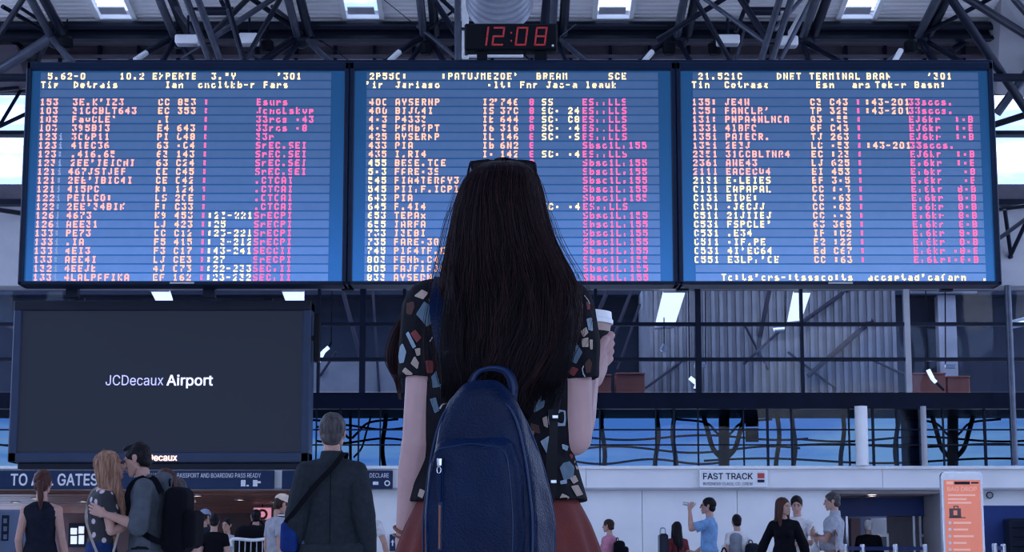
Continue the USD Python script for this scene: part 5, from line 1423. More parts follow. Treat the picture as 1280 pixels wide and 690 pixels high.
# the right side of the hall
x, y = spot(761, 1.63, 649, 29.8)
P = person('person in a pink top with short brown hair, near the rust skirt', x, y, 55, zat(649, y), female=True, girth=1.12, look=(10, 0, 0), top=dict(mat='pink_top', sleeve=1.6, hem=.86), bottom=dict(mat='khaki'), hair=('short', 'hair_brown'), seed=31, edge=.03)
backpack('small dark backpack worn by the person in the pink top', P['W'], (.02, -.21, 1.20), 'black_cloth', (.26, .14, .36), edge=.03)
x, y = spot(846, 1.6, 652, 29.5)
P = person('person with long dark hair in a wine red top before the white wall', x, y, 12, zat(652, 29.5), female=True, top=dict(mat='wine_top', sleeve=1.8, hem=.84), bottom=dict(mat='dark_trousers'), hair=('long', 'hair_black'), seed=33, edge=.03, face=False)
rb = thing('suitcase', (xat(829, 680, 29.2), 29.2, 0), 'dark upright suitcase beside the person in the wine red top', 'suitcase')
zz = zat(667, 29.2)
obj('shell', MB().bevel((xat(824, 680, 29.2), 29.1, .06), (xat(835, 680, 29.2), 29.5, zz), .03), 'tube_dark', rb)
obj('handle', tubemesh(spline([A(xat(826, 680, 29.2), 29.3, zz - .02), A(xat(827, 680, 29.2), 29.3, zz + .08), A(xat(832, 680, 29.2), 29.3, zz + .08), A(xat(833, 680, 29.2), 29.3, zz - .02)], 14), .012), 'metal_satin', rb)
for dx in (825.5, 833.5):
    obj('wheel', trimesh.creation.icosphere(2, .035).apply_translation((xat(dx, 680, 29.2), 29.3, .035)), 'black_plastic', rb, smooth=True)
x, y = spot(886, 1.82, 622)
P = person('person in a light blue shirt and sunglasses drinking with a raised arm', x, y, 74, 1.82, girth=1.08, look=(8, 4, 0), top=dict(mat='sky_shirt', sleeve=.75, hem=1.0, loose=.012), bottom=dict(mat='khaki', waist=1.0), hair=('short', 'hair_black'), seed=35, edge=.026, pose=dict(elbow_l=(-.20, .22, 1.31), wrist_l=(-.12, .25, 1.56), elbow_r=(.20, .02, 1.13), wrist_r=(.17, .22, 1.0)), hands={'l': dict(d=A(.25, .05, 1), n=A(.8, -.5, 0), t=A(0, -1, 0), curl=.8)})
W = P['W']
J, Rh, put = P['J'], P['Rh'], P['put']
gl = thing('eyeglasses', W(J['head'] + Rh @ A(0, .09, .004)), 'dark eyeglasses of the person drinking in the light blue shirt', 'glasses')
for s in (-1, 1):
    obj('lens', put(hull(*[(J['head'] + Rh @ A(s * .031 + a, .096, .004 + b), .004) for a, b in ((-.02, .01), (.02, .012), (-.016, -.014), (.016, -.014))])), 'eye_dark', gl)
    obj('temple', tubemesh([W(J['head'] + Rh @ A(s * .052, .092, .012)), W(J['head'] + Rh @ A(s * .079, .06, .012)), W(J['head'] + Rh @ A(s * .084, -.01, .014))], .004, 6), 'eye_dark', gl)
hw = J['wrist_l'] + A(.02, .0, .09)
bt = thing('water_bottle', W(hw), 'small bottle lifted by the person in the light blue shirt', 'bottle')
a_, b_ = W(hw + A(.01, .10, .02)), W(hw + A(.06, -.05, -.005))
obj('bottle', MB().tube(a_, lerp(a_, b_, .7), .026, 14), 'metal_satin', bt, smooth=40)
obj('neck', MB().tube(lerp(a_, b_, .7), b_, .024, 14, .012), 'metal_satin', bt, smooth=40)
x, y = spot(921, 1.67, 643, 28.0)
P = person('person with black hair in a white T-shirt and grey vest, seen from behind', x, y, 20, zat(643, 28.0), look=(-14, 0, 0), top=dict(mat='white_tee', sleeve=.55, hem=.88), bottom=dict(mat='dark_trousers'), hair=('short', 'hair_black'), seed=37, edge=.028, face=False)
backpack('dark backpack slung behind the person in the white T-shirt and grey vest', P['W'], (.17, -.20, 1.08), 'navy_knit', (.24, .18, .42), edge=.026)
obj('vest', soften(P['put'](hull((A(-.06, -.06, 1.36), (.12, .09, .09)), (A(-.08, -.04, 1.0), (.12, .12, .1)))), .03, 4, fold=.008), 'grey_vest', P['root'], smooth=True)
dfl = thing('duffel_bag', at(905, 690, 27.7) * [1, 1, 0], 'dark duffel bag standing next to the person with the grey vest', 'bag')
obj('body', soften(hull(*[(A(xat(905, 680, 27.7) + sx * .10, 27.7 + sy * .12, z), .07) for sx in (-1, 1) for sy in (-1, 1) for z in (.08, .92)]), .03, 4, fold=.01), 'black_cloth', dfl, smooth=True)
obj('handle', tubemesh(spline([A(xat(905, 680, 27.7) - .07, 27.7, .96), A(xat(905, 680, 27.7), 27.7, 1.10), A(xat(905, 680, 27.7) + .07, 27.7, .96)], 12), .012), 'black_cloth', dfl)
x, y = spot(979, 1.71, 622)
P = person('person with wavy red-brown hair in a loose black top walking before the white-shirted one', x, y, 168, 1.71, female=True, look=(58, 0, 0), top=dict(mat='black_cloth', sleeve=1.8, hem=.74, d=.016, loose=.010, flare=.03, fold=.014, name='loose_top', collar=-.06, vneck=.35), bottom=dict(mat='denim'), hair=('long', 'hair_auburn'), seed=39, edge=.022, pose=dict(elbow_r=(.27, -.03, 1.13), wrist_r=(.35, .03, .91), elbow_l=(-.25, -.03, 1.13), wrist_l=(-.30, .05, .90)))
W = P['W']
w_ = P['J']['wrist_r']
hb = thing('handbag', W(w_ + A(0, .02, -.22)), 'small black handbag held by the person with red-brown hair', 'handbag')
obj('body', soften(hull(*[(W(w_ + A(.01 + a, b + .03, c)), .02) for a in (-.02, .02) for b in (-.08, .08) for c in (-.19, -.34)]), .02, 3), 'black_cloth', hb, smooth=True)
obj('handle', tubemesh(spline([W(w_ + A(.01, -.05, -.17)), W(w_ + A(.01, .0, -.06)), W(w_ + A(.01, .03, -.06)), W(w_ + A(.01, .10, -.17))], 14), .008), 'black_cloth', hb)
x, y = spot(996, 1.80, 620)
P = person('person in a white T-shirt with bent arm, behind the one with red-brown hair', x, y, 150, 1.80, look=(20, -14, 0), top=dict(mat='white_tee', sleeve=.6, hem=.88, loose=.015), bottom=dict(mat='dark_trousers'), hair=('short', 'hair_black'), seed=41, edge=.024, pose=dict(elbow_l=(-.25, .0, 1.13), wrist_l=(-.05, .20, 1.09), elbow_r=(.24, .04, 1.14), wrist_r=(.06, .22, 1.14)))
x, y = spot(1041, 1.82, 615.5)
P = person('person in a pale polo shirt with grey hair and crossed arms, beside the doorway', x, y, 82, 1.82, girth=1.22, look=(4, -4, 0), top=dict(mat='polo_pale', sleeve=.7, hem=1.0, loose=.012, fold=.012, collar_mat='polo_pale'), bottom=dict(mat='denim', waist=1.0), hair=('short', 'hair_grey'), skin='skin', seed=43, edge=.024, pose=dict(elbow_l=(-.23, .10, 1.14), wrist_l=(.02, .27, 1.17), elbow_r=(.23, .10, 1.14), wrist_r=(-.04, .28, 1.21)), hands={'l': dict(d=A(1, .1, .25), n=A(0, -1, 0), t=A(0, 0, 1), curl=.5), 'r': dict(d=A(-1, .1, .2), n=A(0, -1, 0), t=A(0, 0, 1), curl=.5)})
W = P['W']
pb = thing('plastic_bag', W((-.16, .22, .95)), 'white crumpled bag hanging from the crossed arms of the person in the polo shirt', 'bag')
obj('body', soften(union([hull((W((-.12, .25, 1.0)), .07), (W((-.12, .25, 1.08)), .03)), hull((W((-.10, .27, .99)), .06), (W((-.15, .23, .97)), .05))]), .02, 4, fold=.015, freq=20), 'white_tee', pb, smooth=True)
obj('handle', tubemesh(spline([W((-.13, .25, 1.08)), W((-.14, .27, 1.13)), W((-.12, .27, 1.15)), W((-.10, .26, 1.09))], 12), .006), 'white_tee', pb)
x, y = spot(1085, 1.70, 652, 33.0)
person('person with white hair in a black coat going through the doorway, seen from behind', x, y, 0, zat(650, 33.0), girth=1.3, top=dict(mat='black_cloth', sleeve=1.9, hem=.6, d=.03, flare=.05), bottom=dict(mat='dark_trousers'), hair=('short', 'hair_white'), seed=45, edge=.03, face=False)
# ------------------------------------------------------------------ the woman in front
YW = 3.72
hw = lambda px, py, dy=0.0: at(px, py, YW + dy)
mat('skin_fair', (.46, .29, .27), (.41, .25, .24), scale=18, rough=.5, bump=.0004, bscale=500)
mat('blouse_black', (.010, .0105, .014), (.0065, .007, .010), scale=40, rough=.8, spec=.08, bump=.0008, bscale=900)
mat('rust_skirt', (.15, .027, .022), (.115, .021, .018), scale=30, rough=.75, bump=.0012, bscale=500, stretch=(1, 1, .3))
mat('hair_dark', (.004, .0032, .0045), (.0025, .002, .003), scale=90, rough=.45, spec=.06, stretch=(1, 1, .1), bump=.002, bscale=300)
mat('strand_dark', (.0045, .0032, .0045), (.0025, .002, .003), scale=60, rough=.4, spec=.06, stretch=(1, 1, .2))
mat('strand_red', (.022, .009, .010), (.011, .005, .006), scale=60, rough=.4, spec=.08, stretch=(1, 1, .2))
MATS['navy_leather'] = usdkit.material(stage, '/World/Looks/navy_leather', {'tc': ('texture_coordinate', {}), 'n': ('noise_texture', {'scale': 7.0, 'detail': 3.0}), 'r': ('rgb_ramp', {'ramp': [(.35, (.0012, .0060, .024)), (.65, (.0020, .0095, .036))]}),
    'v': ('voronoi_texture', {'scale': 240.0}), 'bp': ('bump', {'strength': .8, 'distance': .0009, 'invert': True}), 'p': ('principled_bsdf', {'roughness': .42, 'specular_ior_level': .13})},
    [('tc.object', 'n.vector'), ('tc.object', 'v.vector'), ('n.fac', 'r.fac'), ('r.color', 'p.base_color'), ('v.distance', 'bp.height'), ('bp.normal', 'p.normal')], surface='p.BSDF')
mat('navy_piping', (.005, .018, .06), scale=20, rough=.35)
mat('silver', (.7, .7, .72), scale=30, rough=.18, metal=1.0)
mat('bracelet_brown', (.20, .08, .05), scale=30, rough=.5)
mat('print_cream', (.38, .29, .235), (.32, .25, .20), scale=60, rough=.8)
mat('print_blue', (.10, .155, .20), (.08, .125, .165), scale=60, rough=.8)
mat('print_pale', (.24, .31, .37), (.19, .26, .31), scale=60, rough=.8)
mat('print_brown', (.06, .026, .022), scale=60, rough=.8)
mat('print_red', (.17, .035, .035), scale=60, rough=.8)
mat('print_line', (.36, .38, .42), scale=60, rough=.8)
mat('paper_cup', (.46, .33, .29), (.42, .30, .26), scale=30, rough=.6)
mat('cup_sleeve', (.006, .006, .009), scale=60, rough=.7, bump=.0004, bscale=600)
mat('lens_dark', (.004, .004, .006), scale=10, rough=.06, spec=.8)
root = thing('person', (hw(617, 600)[0], YW, 0), 'person with very long dark hair, printed black blouse and rust skirt', 'person')
hd = hw(629, 273)
neck = hw(626, 352)
shl, shr = hw(540, 388), hw(704, 388)
ell, elr = hw(523, 553, -.01), hw(716, 546, .0)
wrl, wrr = hw(506, 668, .03), hw(735, 474, .15)
cx_ = hw(618, 500)[0]
chest, belly, pelv = hw(622, 440), A(cx_, YW + .01, 1.06), A(cx_ + .004, YW, .93)
K = 1.62 / 1.75
bd = [hull((chest, (.135, .095, .11)), (shl, .046), (shr, .046)), hull((shl, .042), (neck + A(0, 0, -.02), (.052, .050, .03)), (shr, .042)), hull((chest + A(0, 0, -.06), (.125, .09, .08)), (belly, (.112, .085, .08))), hull((belly, (.112, .085, .08)), (pelv, (.155, .105, .085)))]
bd += [hull((chest + A(s * .06, .07, -.05), (.05, .045, .055))) for s in (-1, 1)]
bd += [hull((neck + A(0, 0, -.03), (.052, .050, .04)), (hd + A(0, -.02, -.075), (.045, .047, .03)))]
bd += [xf(m.scale((K, K, K)), rot(0, 6), hd) for m in head_parts()]
bd += [hull((shl, .047), (lerp(shl, ell, .45), .041), (ell, .0335)), hull((ell, .0345), (lerp(ell, wrl, .28), .0335), (wrl, .0185))]
bd += [hull((shr, .047), (lerp(shr, elr, .5), .049), (elr, .0395)), hull((elr, .037), (lerp(elr, wrr, .32), .037), (wrr, .023))]
bd += hand_parts(wrl + A(0, .004, -.012), A(.02, .12, -1), A(.95, .1, 0), A(.2, 1, 0), .45, .86)
# the hand round the cup
cup0 = hw(740, 442, .235)
cup1 = hw(742, 393, .235)
cax = (cup1 - cup0) / np.linalg.norm(cup1 - cup0)
pal = hw(753, 447, .165)
pn = wrr + (pal - wrr) * .2
d_ = A(.02, .75, .55)
d_ /= np.linalg.norm(d_)
kn0 = hw(757, 432, .20)
palm = [hull((wrr, .022), (hw(742, 467, .17), .022), (hw(751, 445, .195), .014), (hw(751, 460, .195), .015), (hw(744, 474, .175), .017), (hw(738, 457, .175), .018))]
fing = []
R_cup = .031
for k, (t, r0) in enumerate(((.50, .0105), (.28, .0108), (.06, .0104), (-.14, .0092))):
    base = cup0 + cax * .078 * t
    pts = []
    for a in (-62, -18, 30, 72, 108):
        ar = math.radians(a)
        pts.append(base + A(math.cos(ar), math.sin(ar), 0) * (R_cup + .009) + A(0, 0, -.004 * abs(a) / 60))
    pts[0] = lerp(pts[0], hw(751, 442 + 8 * k, .20), .6)
    for i in range(4):
        fing.append(hull((pts[i], r0 * (1 - .07 * i)), (pts[i + 1], r0 * (1 - .07 * (i + 1)))))
th = [hw(742, 455, .175), hw(747, 442, .18), hw(752, 432, .185), hw(757, 424, .20)]
for i in range(3):
    fing.append(hull((th[i], .0135 - .0015 * i), (th[i + 1], .012 - .0015 * i)))
bd += palm + fing
for s in (-1, 1):
    hp, kn, an = A(cx_ + s * .085, YW, .89), A(cx_ + s * .09, YW + .015, .47), A(cx_ + s * .095, YW - .015, .075)
    bd += [hull((hp, .085), (lerp(hp, kn, .4), .072), (kn, .05)), hull((kn, .05), (lerp(kn, an, .3), .05), (an, .033)), hull((an + A(0, -.02, -.035), .032), (an + A(0, .10, -.045), (.034, .05, .026)), (an, .032))]
obj('body', soften(union(bd), .0085, 8), 'skin_fair', root, smooth=True)
for s in (-1, 1):
    e = hd + rot(0, 6) @ (A(s * .031, .084, .004) * K)
    obj('eye', soften(hull((e, (.011, .008, .006))), .01, 0), 'eye_dark', root, smooth=True)
m_ = [hd + rot(0, 6) @ (A(x, .088, -.062) * K) for x in (-.02, 0, .02)]
obj('mouth', soften(hull(*[(p, .006) for p in m_]), .01, 0), 'lip', root, smooth=True)
for s in (-1, 1):
    an = A(cx_ + s * .095, YW - .015, .075)
    obj('shoe', soften(hull((an + A(0, -.022, -.037), .037), (an + A(0, .12, -.050), (.038, .06, .026)), (an + A(0, .01, -.02), .036)).trim_by_plane((0, 0, 1), .002), .02, 3), 'shoe_pale', root, smooth=True)
# blouse: boxy, short wide sleeves
d = .017
hem = hw(620, 626)[2]
bl = [hull((chest, (.142 + d, .098 + d, .11)), (shl, .047 + d), (shr, .047 + d)), hull((shl, .042 + d), (neck + A(0, 0, -.025), (.056 + d, .052 + d, .028)), (shr, .042 + d)),
      hull((chest + A(0, 0, -.06), (.138 + d, .098 + d, .07)), (belly + A(.006, 0, 0), (.140 + d, .10 + d, .08))), hull((belly + A(.006, 0, 0), (.140 + d, .10 + d, .08)), oval(A(cx_ + .008, YW, hem + .02), .174, .134), oval(A(cx_ + .010, YW, hem - .03), .186, .142))]
bl += [hull((chest + A(s * .06, .07, -.05), (.05 + d, .045 + d, .055 + d))) for s in (-1, 1)]
for a, e, c0, r in ((shl, ell, hw(533, 474), .058), (shr, elr, hw(717, 474), .0535)):
    ax_ = A(*(e - a))
    bl += [hull((a, .048 + d), (lerp(a, c0, .5), .052 + d * .8), disc(c0, ax_, r))]
blouse = union(bl).trim_by_plane((0, 0, 1), hem).trim_by_plane((0, -.1, -1), -(neck[2] + .005 + .1 * YW))
bv, bf = soften(blouse, .0095, 6, fold=.006, freq=13, seed=4)
blp = obj('blouse', (bv, bf), 'blouse_black', root, smooth=True)
# skirt
sk_top, sk_bot = hem + .02, .47
n_, rows_ = 160, 40
sv = []
for i in range(rows_):
    t = i / (rows_ - 1)
    z = sk_top + (sk_bot - sk_top) * t
    rx, ry = .148 + .155 * t ** .8 + .008 * min(1, t * 8), .112 + .14 * t ** .8
    th_ = np.arange(n_) * 2 * np.pi / n_
    w_ = 1 + (.012 + .05 * t) * np.sin(th_ * 17 + .6 * np.sin(th_ * 3)) * min(1, t * 5)
    sv.append(np.stack([cx_ + .008 + rx * w_ * np.cos(th_), YW + ry * w_ * np.sin(th_), np.full(n_, z)], 1))
inner = [p * 1.0 for p in sv]
sv = np.vstack(sv)
i, j = np.meshgrid(np.arange(rows_ - 1), np.arange(n_), indexing='ij')
sq = np.stack([i * n_ + j, (i + 1) * n_ + j, (i + 1) * n_ + (j + 1) % n_, i * n_ + (j + 1) % n_], -1).reshape(-1, 4)
cin = np.array([cx_ + .008, YW, 0])
sv2 = sv.copy()
sv2[:, :2] = cin[:2] + (sv[:, :2] - cin[:2]) * .985
N0 = len(sv)
last, k = (rows_ - 1) * n_, np.arange(n_)
rim = np.stack([last + k, N0 + last + k, N0 + last + (k + 1) % n_, last + (k + 1) % n_], 1)
rim2 = np.stack([k, (k + 1) % n_, N0 + (k + 1) % n_, N0 + k], 1)
obj('skirt', (np.vstack([sv, sv2]), np.vstack([sq, sq[:, ::-1] + N0, rim, rim2])), 'rust_skirt', root, smooth=60)
# print on the blouse: flat motifs laid on the cloth
tv, tf = bv, bf
v0, e1, e2 = tv[tf[:, 0]], tv[tf[:, 1]] - tv[tf[:, 0]], tv[tf[:, 2]] - tv[tf[:, 0]]
cen = v0 + (e1 + e2) / 3
eye = np.array([0, 0, EYE])
pxy = lambda P: None


def hit(px, py):
    """The nearest point of the blouse behind a place in the picture (where the motif lies on the cloth)."""
    D = at(px, py, YW) - eye
    pv = np.cross(D, e2)
    det = (e1 * pv).sum(1)
    ok = np.abs(det) > 1e-14
    inv = np.where(ok, 1 / np.where(ok, det, 1), 0)
    tvv = eye - v0
    u = (tvv * pv).sum(1) * inv
    qv = np.cross(tvv, e1)
    w = (D * qv).sum(1) * inv
    t = (e2 * qv).sum(1) * inv
    good = ok & (u >= -1e-6) & (w >= -1e-6) & (u + w <= 1 + 1e-6) & (t > .2)
    if not good.any():
        return None
    return eye + D * t[good].min()


ZA = lambda pts: [(480 + x / 4.26, 330 + y / 4.26) for x, y in pts]
ZB_ = lambda pts: [(480 + x / 3.287, 480 + y / 3.287) for x, y in pts]
MOT = [('print_cream', ZA([(160, 172), (203, 138), (237, 155), (210, 190)])), ('print_brown', ZA([(122, 208), (160, 200), (167, 226), (150, 272), (122, 265)])), ('print_blue', ZA([(172, 268), (215, 200), (262, 232), (283, 255), (270, 305), (232, 336)])),
       ('print_cream', ZA([(236, 190), (262, 180), (288, 190), (286, 220), (255, 226)])), ('print_pale', ZA([(278, 240), (300, 236), (314, 262), (304, 285)])), ('print_red', ZA([(143, 370), (168, 350), (201, 392), (176, 420)])), ('print_pale', ZA([(119, 372), (133, 358), (172, 440), (156, 452)])),
       ('print_pale', ZA([(80, 495), (88, 440), (102, 420), (122, 468), (108, 525), (86, 530)])), ('print_cream', ZA([(164, 452), (194, 446), (194, 484), (176, 492)])), ('print_cream', ZA([(144, 530), (165, 488), (187, 526), (180, 562)])), ('print_red', ZA([(222, 514), (262, 514), (262, 582), (226, 580)])),
       ('print_cream', ZA([(98, 572), (115, 550), (162, 588), (120, 588)])), ('print_pale', ZA([(312, 336), (345, 328), (346, 400), (318, 408)])), ('print_blue', ZA([(255, 600), (282, 568), (302, 655), (262, 660)])),
       ('print_cream', ZA([(1024, 221), (1056, 213), (1056, 256), (1026, 262)])), ('print_cream', ZA([(1008, 300), (1046, 290), (1046, 330), (1014, 337)])), ('print_pale', ZA([(1076, 293), (1104, 285), (1110, 358), (1086, 352)])), ('print_cream', ZA([(1045, 360), (1074, 334), (1086, 366), (1060, 392)])),
       ('print_cream', ZA([(1050, 400), (1086, 390), (1086, 442), (1054, 442)])), ('print_cream', ZA([(1091, 402), (1109, 402), (1109, 455), (1095, 455)])), ('print_blue', ZA([(973, 462), (1010, 399), (1056, 470), (1022, 532), (980, 508)])), ('print_red', ZA([(978, 576), (1005, 545), (1036, 560), (1010, 597)])),
       ('print_brown', ZA([(1068, 530), (1090, 500), (1105, 530), (1096, 576), (1074, 582)])), ('print_pale', ZA([(905, 240), (924, 234), (931, 320), (917, 336)])), ('print_cream', ZA([(860, 545), (890, 525), (916, 540), (890, 600)])), ('print_cream', ZA([(785, 560), (808, 545), (816, 600), (792, 616)])),
       ('print_pale', ZA([(830, 610), (862, 570), (882, 620), (850, 650)])), ('print_red', ZA([(1072, 200), (1092, 205), (1096, 240), (1080, 246)])),
       ('print_blue', ZB_([(560, 66), (600, 30), (640, 40), (660, 70), (655, 95), (620, 116), (575, 106)])), ('print_cream', ZB_([(648, 140), (668, 130), (673, 182), (655, 172)])), ('print_brown', ZB_([(600, 160), (634, 170), (641, 205), (602, 196)])), ('print_pale', ZB_([(640, 236), (676, 212), (690, 300), (664, 282)])),
       ('print_blue', ZB_([(720, 345), (735, 325), (760, 318), (781, 342), (776, 388), (737, 396)])), ('print_cream', ZB_([(760, 388), (784, 375), (796, 400), (776, 412)])), ('print_cream', ZB_([(765, 421), (795, 415), (816, 455), (790, 463)])), ('print_cream', ZB_([(714, 481), (730, 450), (761, 465), (745, 486)])), ('print_pale', ZB_([(729, 245), (756, 255), (750, 276), (731, 266)])),
       ('print_red', ZB_([(756, 286), (776, 290), (771, 316)])), ('print_cream', ZB_([(778, 315), (800, 318), (802, 350), (788, 352)])), ('print_cream', ZB_([(140, 461), (150, 430), (171, 440), (161, 470)])), ('print_blue', ZB_([(190, 62), (215, 54), (230, 110), (210, 121)])), ('print_pale', ZB_([(720, 400), (748, 392), (750, 410), (724, 414)])), ('print_cream', ZB_([(560, 10), (600, -5), (610, 20), (575, 28)])),
       ('print_line', ZA([(243, 412), (256, 390), (272, 384), (290, 396), (298, 418), (290, 416), (284, 400), (271, 392), (260, 396), (250, 414)])), ('print_line', ZA([(1052, 556), (1060, 540), (1064, 543), (1058, 558), (1062, 582), (1078, 604), (1072, 606), (1056, 586)])), ('print_line', ZB_([(228, 100), (240, 80), (262, 76), (276, 92), (270, 94), (260, 82), (244, 86), (234, 104)])),
       ('print_line', ZA([(1062, 170), (1066, 168), (1088, 196), (1094, 214), (1090, 214), (1084, 198)])), ('print_blue', ZA([(300, 640), (318, 640), (322, 690), (306, 690)]))]


def motif(m, px):
    poly = Polygon(px)
    if not poly.is_valid:
        poly = poly.buffer(0)
    rounded = poly if m == 'print_line' else poly.buffer(-1.1).buffer(1.1)
    poly = rounded if not rounded.is_empty else poly
    x0, y0, x1, y1 = poly.bounds
    pts = []
    ring = np.array(poly.exterior.segmentize(3.0).coords)[:-1]
    for gx in np.arange(x0 + 1.5, x1, 3.2):
        for gy in np.arange(y0 + 1.5, y1, 3.2):
            from shapely.geometry import Point
            if poly.buffer(-1.0).contains(Point(gx, gy)):
                pts.append((gx, gy))
    P2_ = np.vstack([ring, np.array(pts).reshape(-1, 2)])
    from scipy.spatial import Delaunay
    tri = Delaunay(P2_).simplices
    cc = P2_[tri].mean(1)
    from shapely.geometry import Point
    tri = tri[[poly.buffer(.05).contains(Point(*c)) for c in cc]]
    H = [hit(*p) for p in P2_]
    if any(h is None for h in H):
        keep = np.array([h is not None for h in H])
        if keep.sum() < 4:
            return
        tri = tri[keep[tri].all(1)]
        H = [h if h is not None else np.zeros(3) for h in H]
    H = np.array(H)
    if len(tri) == 0:
        return
    e_ = [np.linalg.norm(H[tri[:, a]] - H[tri[:, b]], axis=1) for a, b in ((0, 1), (1, 2), (2, 0))]
    tri = tri[np.max(e_, 0) < .035]
    if len(tri) == 0:
        return
    from scipy.spatial import cKDTree
    n = np.array(trimesh.Trimesh(tv, tf, process=False).face_normals)[cKDTree(cen).query(H)[1]]
    a = H[tri]
    fl = (np.cross(a[:, 1] - a[:, 0], a[:, 2] - a[:, 0]) * n[tri[:, 0]]).sum(1) < 0
    tri[fl] = tri[fl][:, ::-1]
    obj('print_motif', (H + n * .0016, tri), m, blp, smooth=True)


for m, px in MOT:
    motif(m, px)
# the same print on the side turned away
prng = np.random.default_rng(12)
tt_ = trimesh.Trimesh(tv, tf, process=False)
front = [i for i in prng.permutation(len(tf)) if tt_.face_normals[i][1] > .35 and cen[i][2] < neck[2] - .05][:400]
chosen = []
for i in front:
    if len(chosen) < 26 and all(np.linalg.norm(cen[i] - cen[j]) > .07 for j in chosen):
        chosen.append(i)
from scipy.spatial import cKDTree as _KD
kd = _KD(cen)
for n_i, i in enumerate(chosen):
    nn = tt_.face_normals[i]
    a = np.cross(nn, [0, 0, 1.0])
    a /= np.linalg.norm(a)
    b = np.cross(nn, a)
    ang = np.linspace(0, 2 * np.pi, 13)[:-1] + prng.uniform(0, 1)
    rr_ = prng.uniform(.016, .027)
    sh_ = 1 / np.maximum(np.abs(np.cos(ang)), np.abs(np.sin(ang))) ** .7
    P = [cen[i]] + [cen[i] + rr_ * s * (math.cos(q) * a + .75 * math.sin(q) * b) for q, s in zip(ang, sh_)]
    P = np.array(P)
    _, near = kd.query(P)
    nr = tt_.face_normals[near]
    P = P - nr * ((P - cen[near]) * nr).sum(1)[:, None] + nr * .002
    obj('print_motif', (P, np.array([[0, 1 + k, 1 + (k + 1) % 12] for k in range(12)])), ('print_cream', 'print_blue', 'print_red', 'print_pale')[n_i % 4], blp)

# hair: a body of hair lofted from rows of widths, then strands over it
ROWS = [(203, 606, 652, -.020, .050), (208, 596, 662, -.045, .070), (216, 590, 668, -.070, .088), (226, 583, 673, -.088, .096), (241, 576, 677, -.100, .100), (258, 572, 680, -.108, .098), (274, 569, 683, -.113, .090), (300, 565, 690, -.118, .075), (322, 562, 699, -.122, .060), (345, 558, 711, -.128, .045), (370, 556, 720, -.138, .020), (400, 553, 721, -.146, -.02),
        (430, 552, 716, -.150, -.045), (455, 554, 702, -.150, -.06), (478, 560, 684, -.148, -.08), (494, 567, 664, -.146, -.10)]
rz = np.array([hw(620, r[0])[2] for r in ROWS])
rl, rrr = np.array([hw(r[1], r[0])[0] for r in ROWS]), np.array([hw(r[2], r[0])[0] for r in ROWS])
yb_, yf_ = YW + np.array([r[3] for r in ROWS]), YW + np.array([r[4] for r in ROWS])
TT = np.linspace(0, 1, len(ROWS))


def hair_at(t, phi, grow=0.0):
    """A point of the hair's surface: t from crown (0) to tips (1), phi round the head (0 = to the woman's right, pi/2 = back)."""
    g_ = lambda q: np.interp(t, TT, q)
    cx, a = (g_(rl) + g_(rrr)) / 2, (g_(rrr) - g_(rl)) / 2 + grow
    cy, b = (g_(yb_) + g_(yf_)) / 2, (g_(yf_) - g_(yb_)) / 2 + grow
    c, s = np.cos(phi), np.sin(phi)
    e = .86
    return np.stack([cx + a * np.sign(c) * np.abs(c) ** e, cy - b * np.sign(s) * np.abs(s) ** e, g_(rz) + 0 * phi], -1)


n_t, n_p = 90, 180
T_, P_ = np.meshgrid(np.linspace(0, 1, n_t), np.arange(n_p) * 2 * np.pi / n_p, indexing='ij')
hvv = hair_at(T_.ravel(), P_.ravel(), -.004)
ph_ = P_.ravel()
groove = (meshkit.fbm(np.stack([ph_ * 14, T_.ravel() * 3.0, 0 * ph_], 1), 3, 3) - .5) * .016 * np.clip(T_.ravel() * 3, .15, 1)
hvv[:, 0] += groove * np.cos(ph_)
hvv[:, 1] -= groove * np.sin(ph_)
hvv[:, 2] -= np.where(T_.ravel() > .93, (T_.ravel() - .93) * 1.2 * meshkit.noise(np.stack([ph_ * 5, 0 * ph_, 0 * ph_], 1), 5), 0)
# open the hair towards the face
i, j = np.meshgrid(np.arange(n_t - 1), np.arange(n_p), indexing='ij')
hq = np.stack([i * n_p + j, i * n_p + (j + 1) % n_p, (i + 1) * n_p + (j + 1) % n_p, (i + 1) * n_p + j], -1).reshape(-1, 4)
zc_ = hvv[hq].mean(1)
fwd = zc_[:, 1] - (hd[1] + .045)
keepq = ~((fwd > 0) & (zc_[:, 2] < hd[2] + .045))
top_c, bot_c = len(hvv), len(hvv) + 1
ctop, cbot = A((rl[0] + rrr[0]) / 2, (yb_[0] + yf_[0]) / 2, rz[0] + .008), A((rl[-1] + rrr[-1]) / 2, (yb_[-1] + yf_[-1]) / 2, rz[-1])
kk = np.arange(n_p)
capf = np.vstack([np.stack([kk, np.full(n_p, top_c), (kk + 1) % n_p], 1), np.stack([(n_t - 1) * n_p + (kk + 1) % n_p, np.full(n_p, bot_c), (n_t - 1) * n_p + kk], 1)])
hq = hq[keepq]
hf = np.vstack([hq[:, [0, 1, 2]], hq[:, [0, 2, 3]], capf])
hvv = np.vstack([hvv, ctop, cbot])
nrm = trimesh.Trimesh(hvv, hf, process=False)
hp_ = obj('hair', (hvv, hf[:, ::-1] if nrm.volume < 0 else hf), 'hair_dark', root, smooth=True)
hr = np.random.default_rng(21)


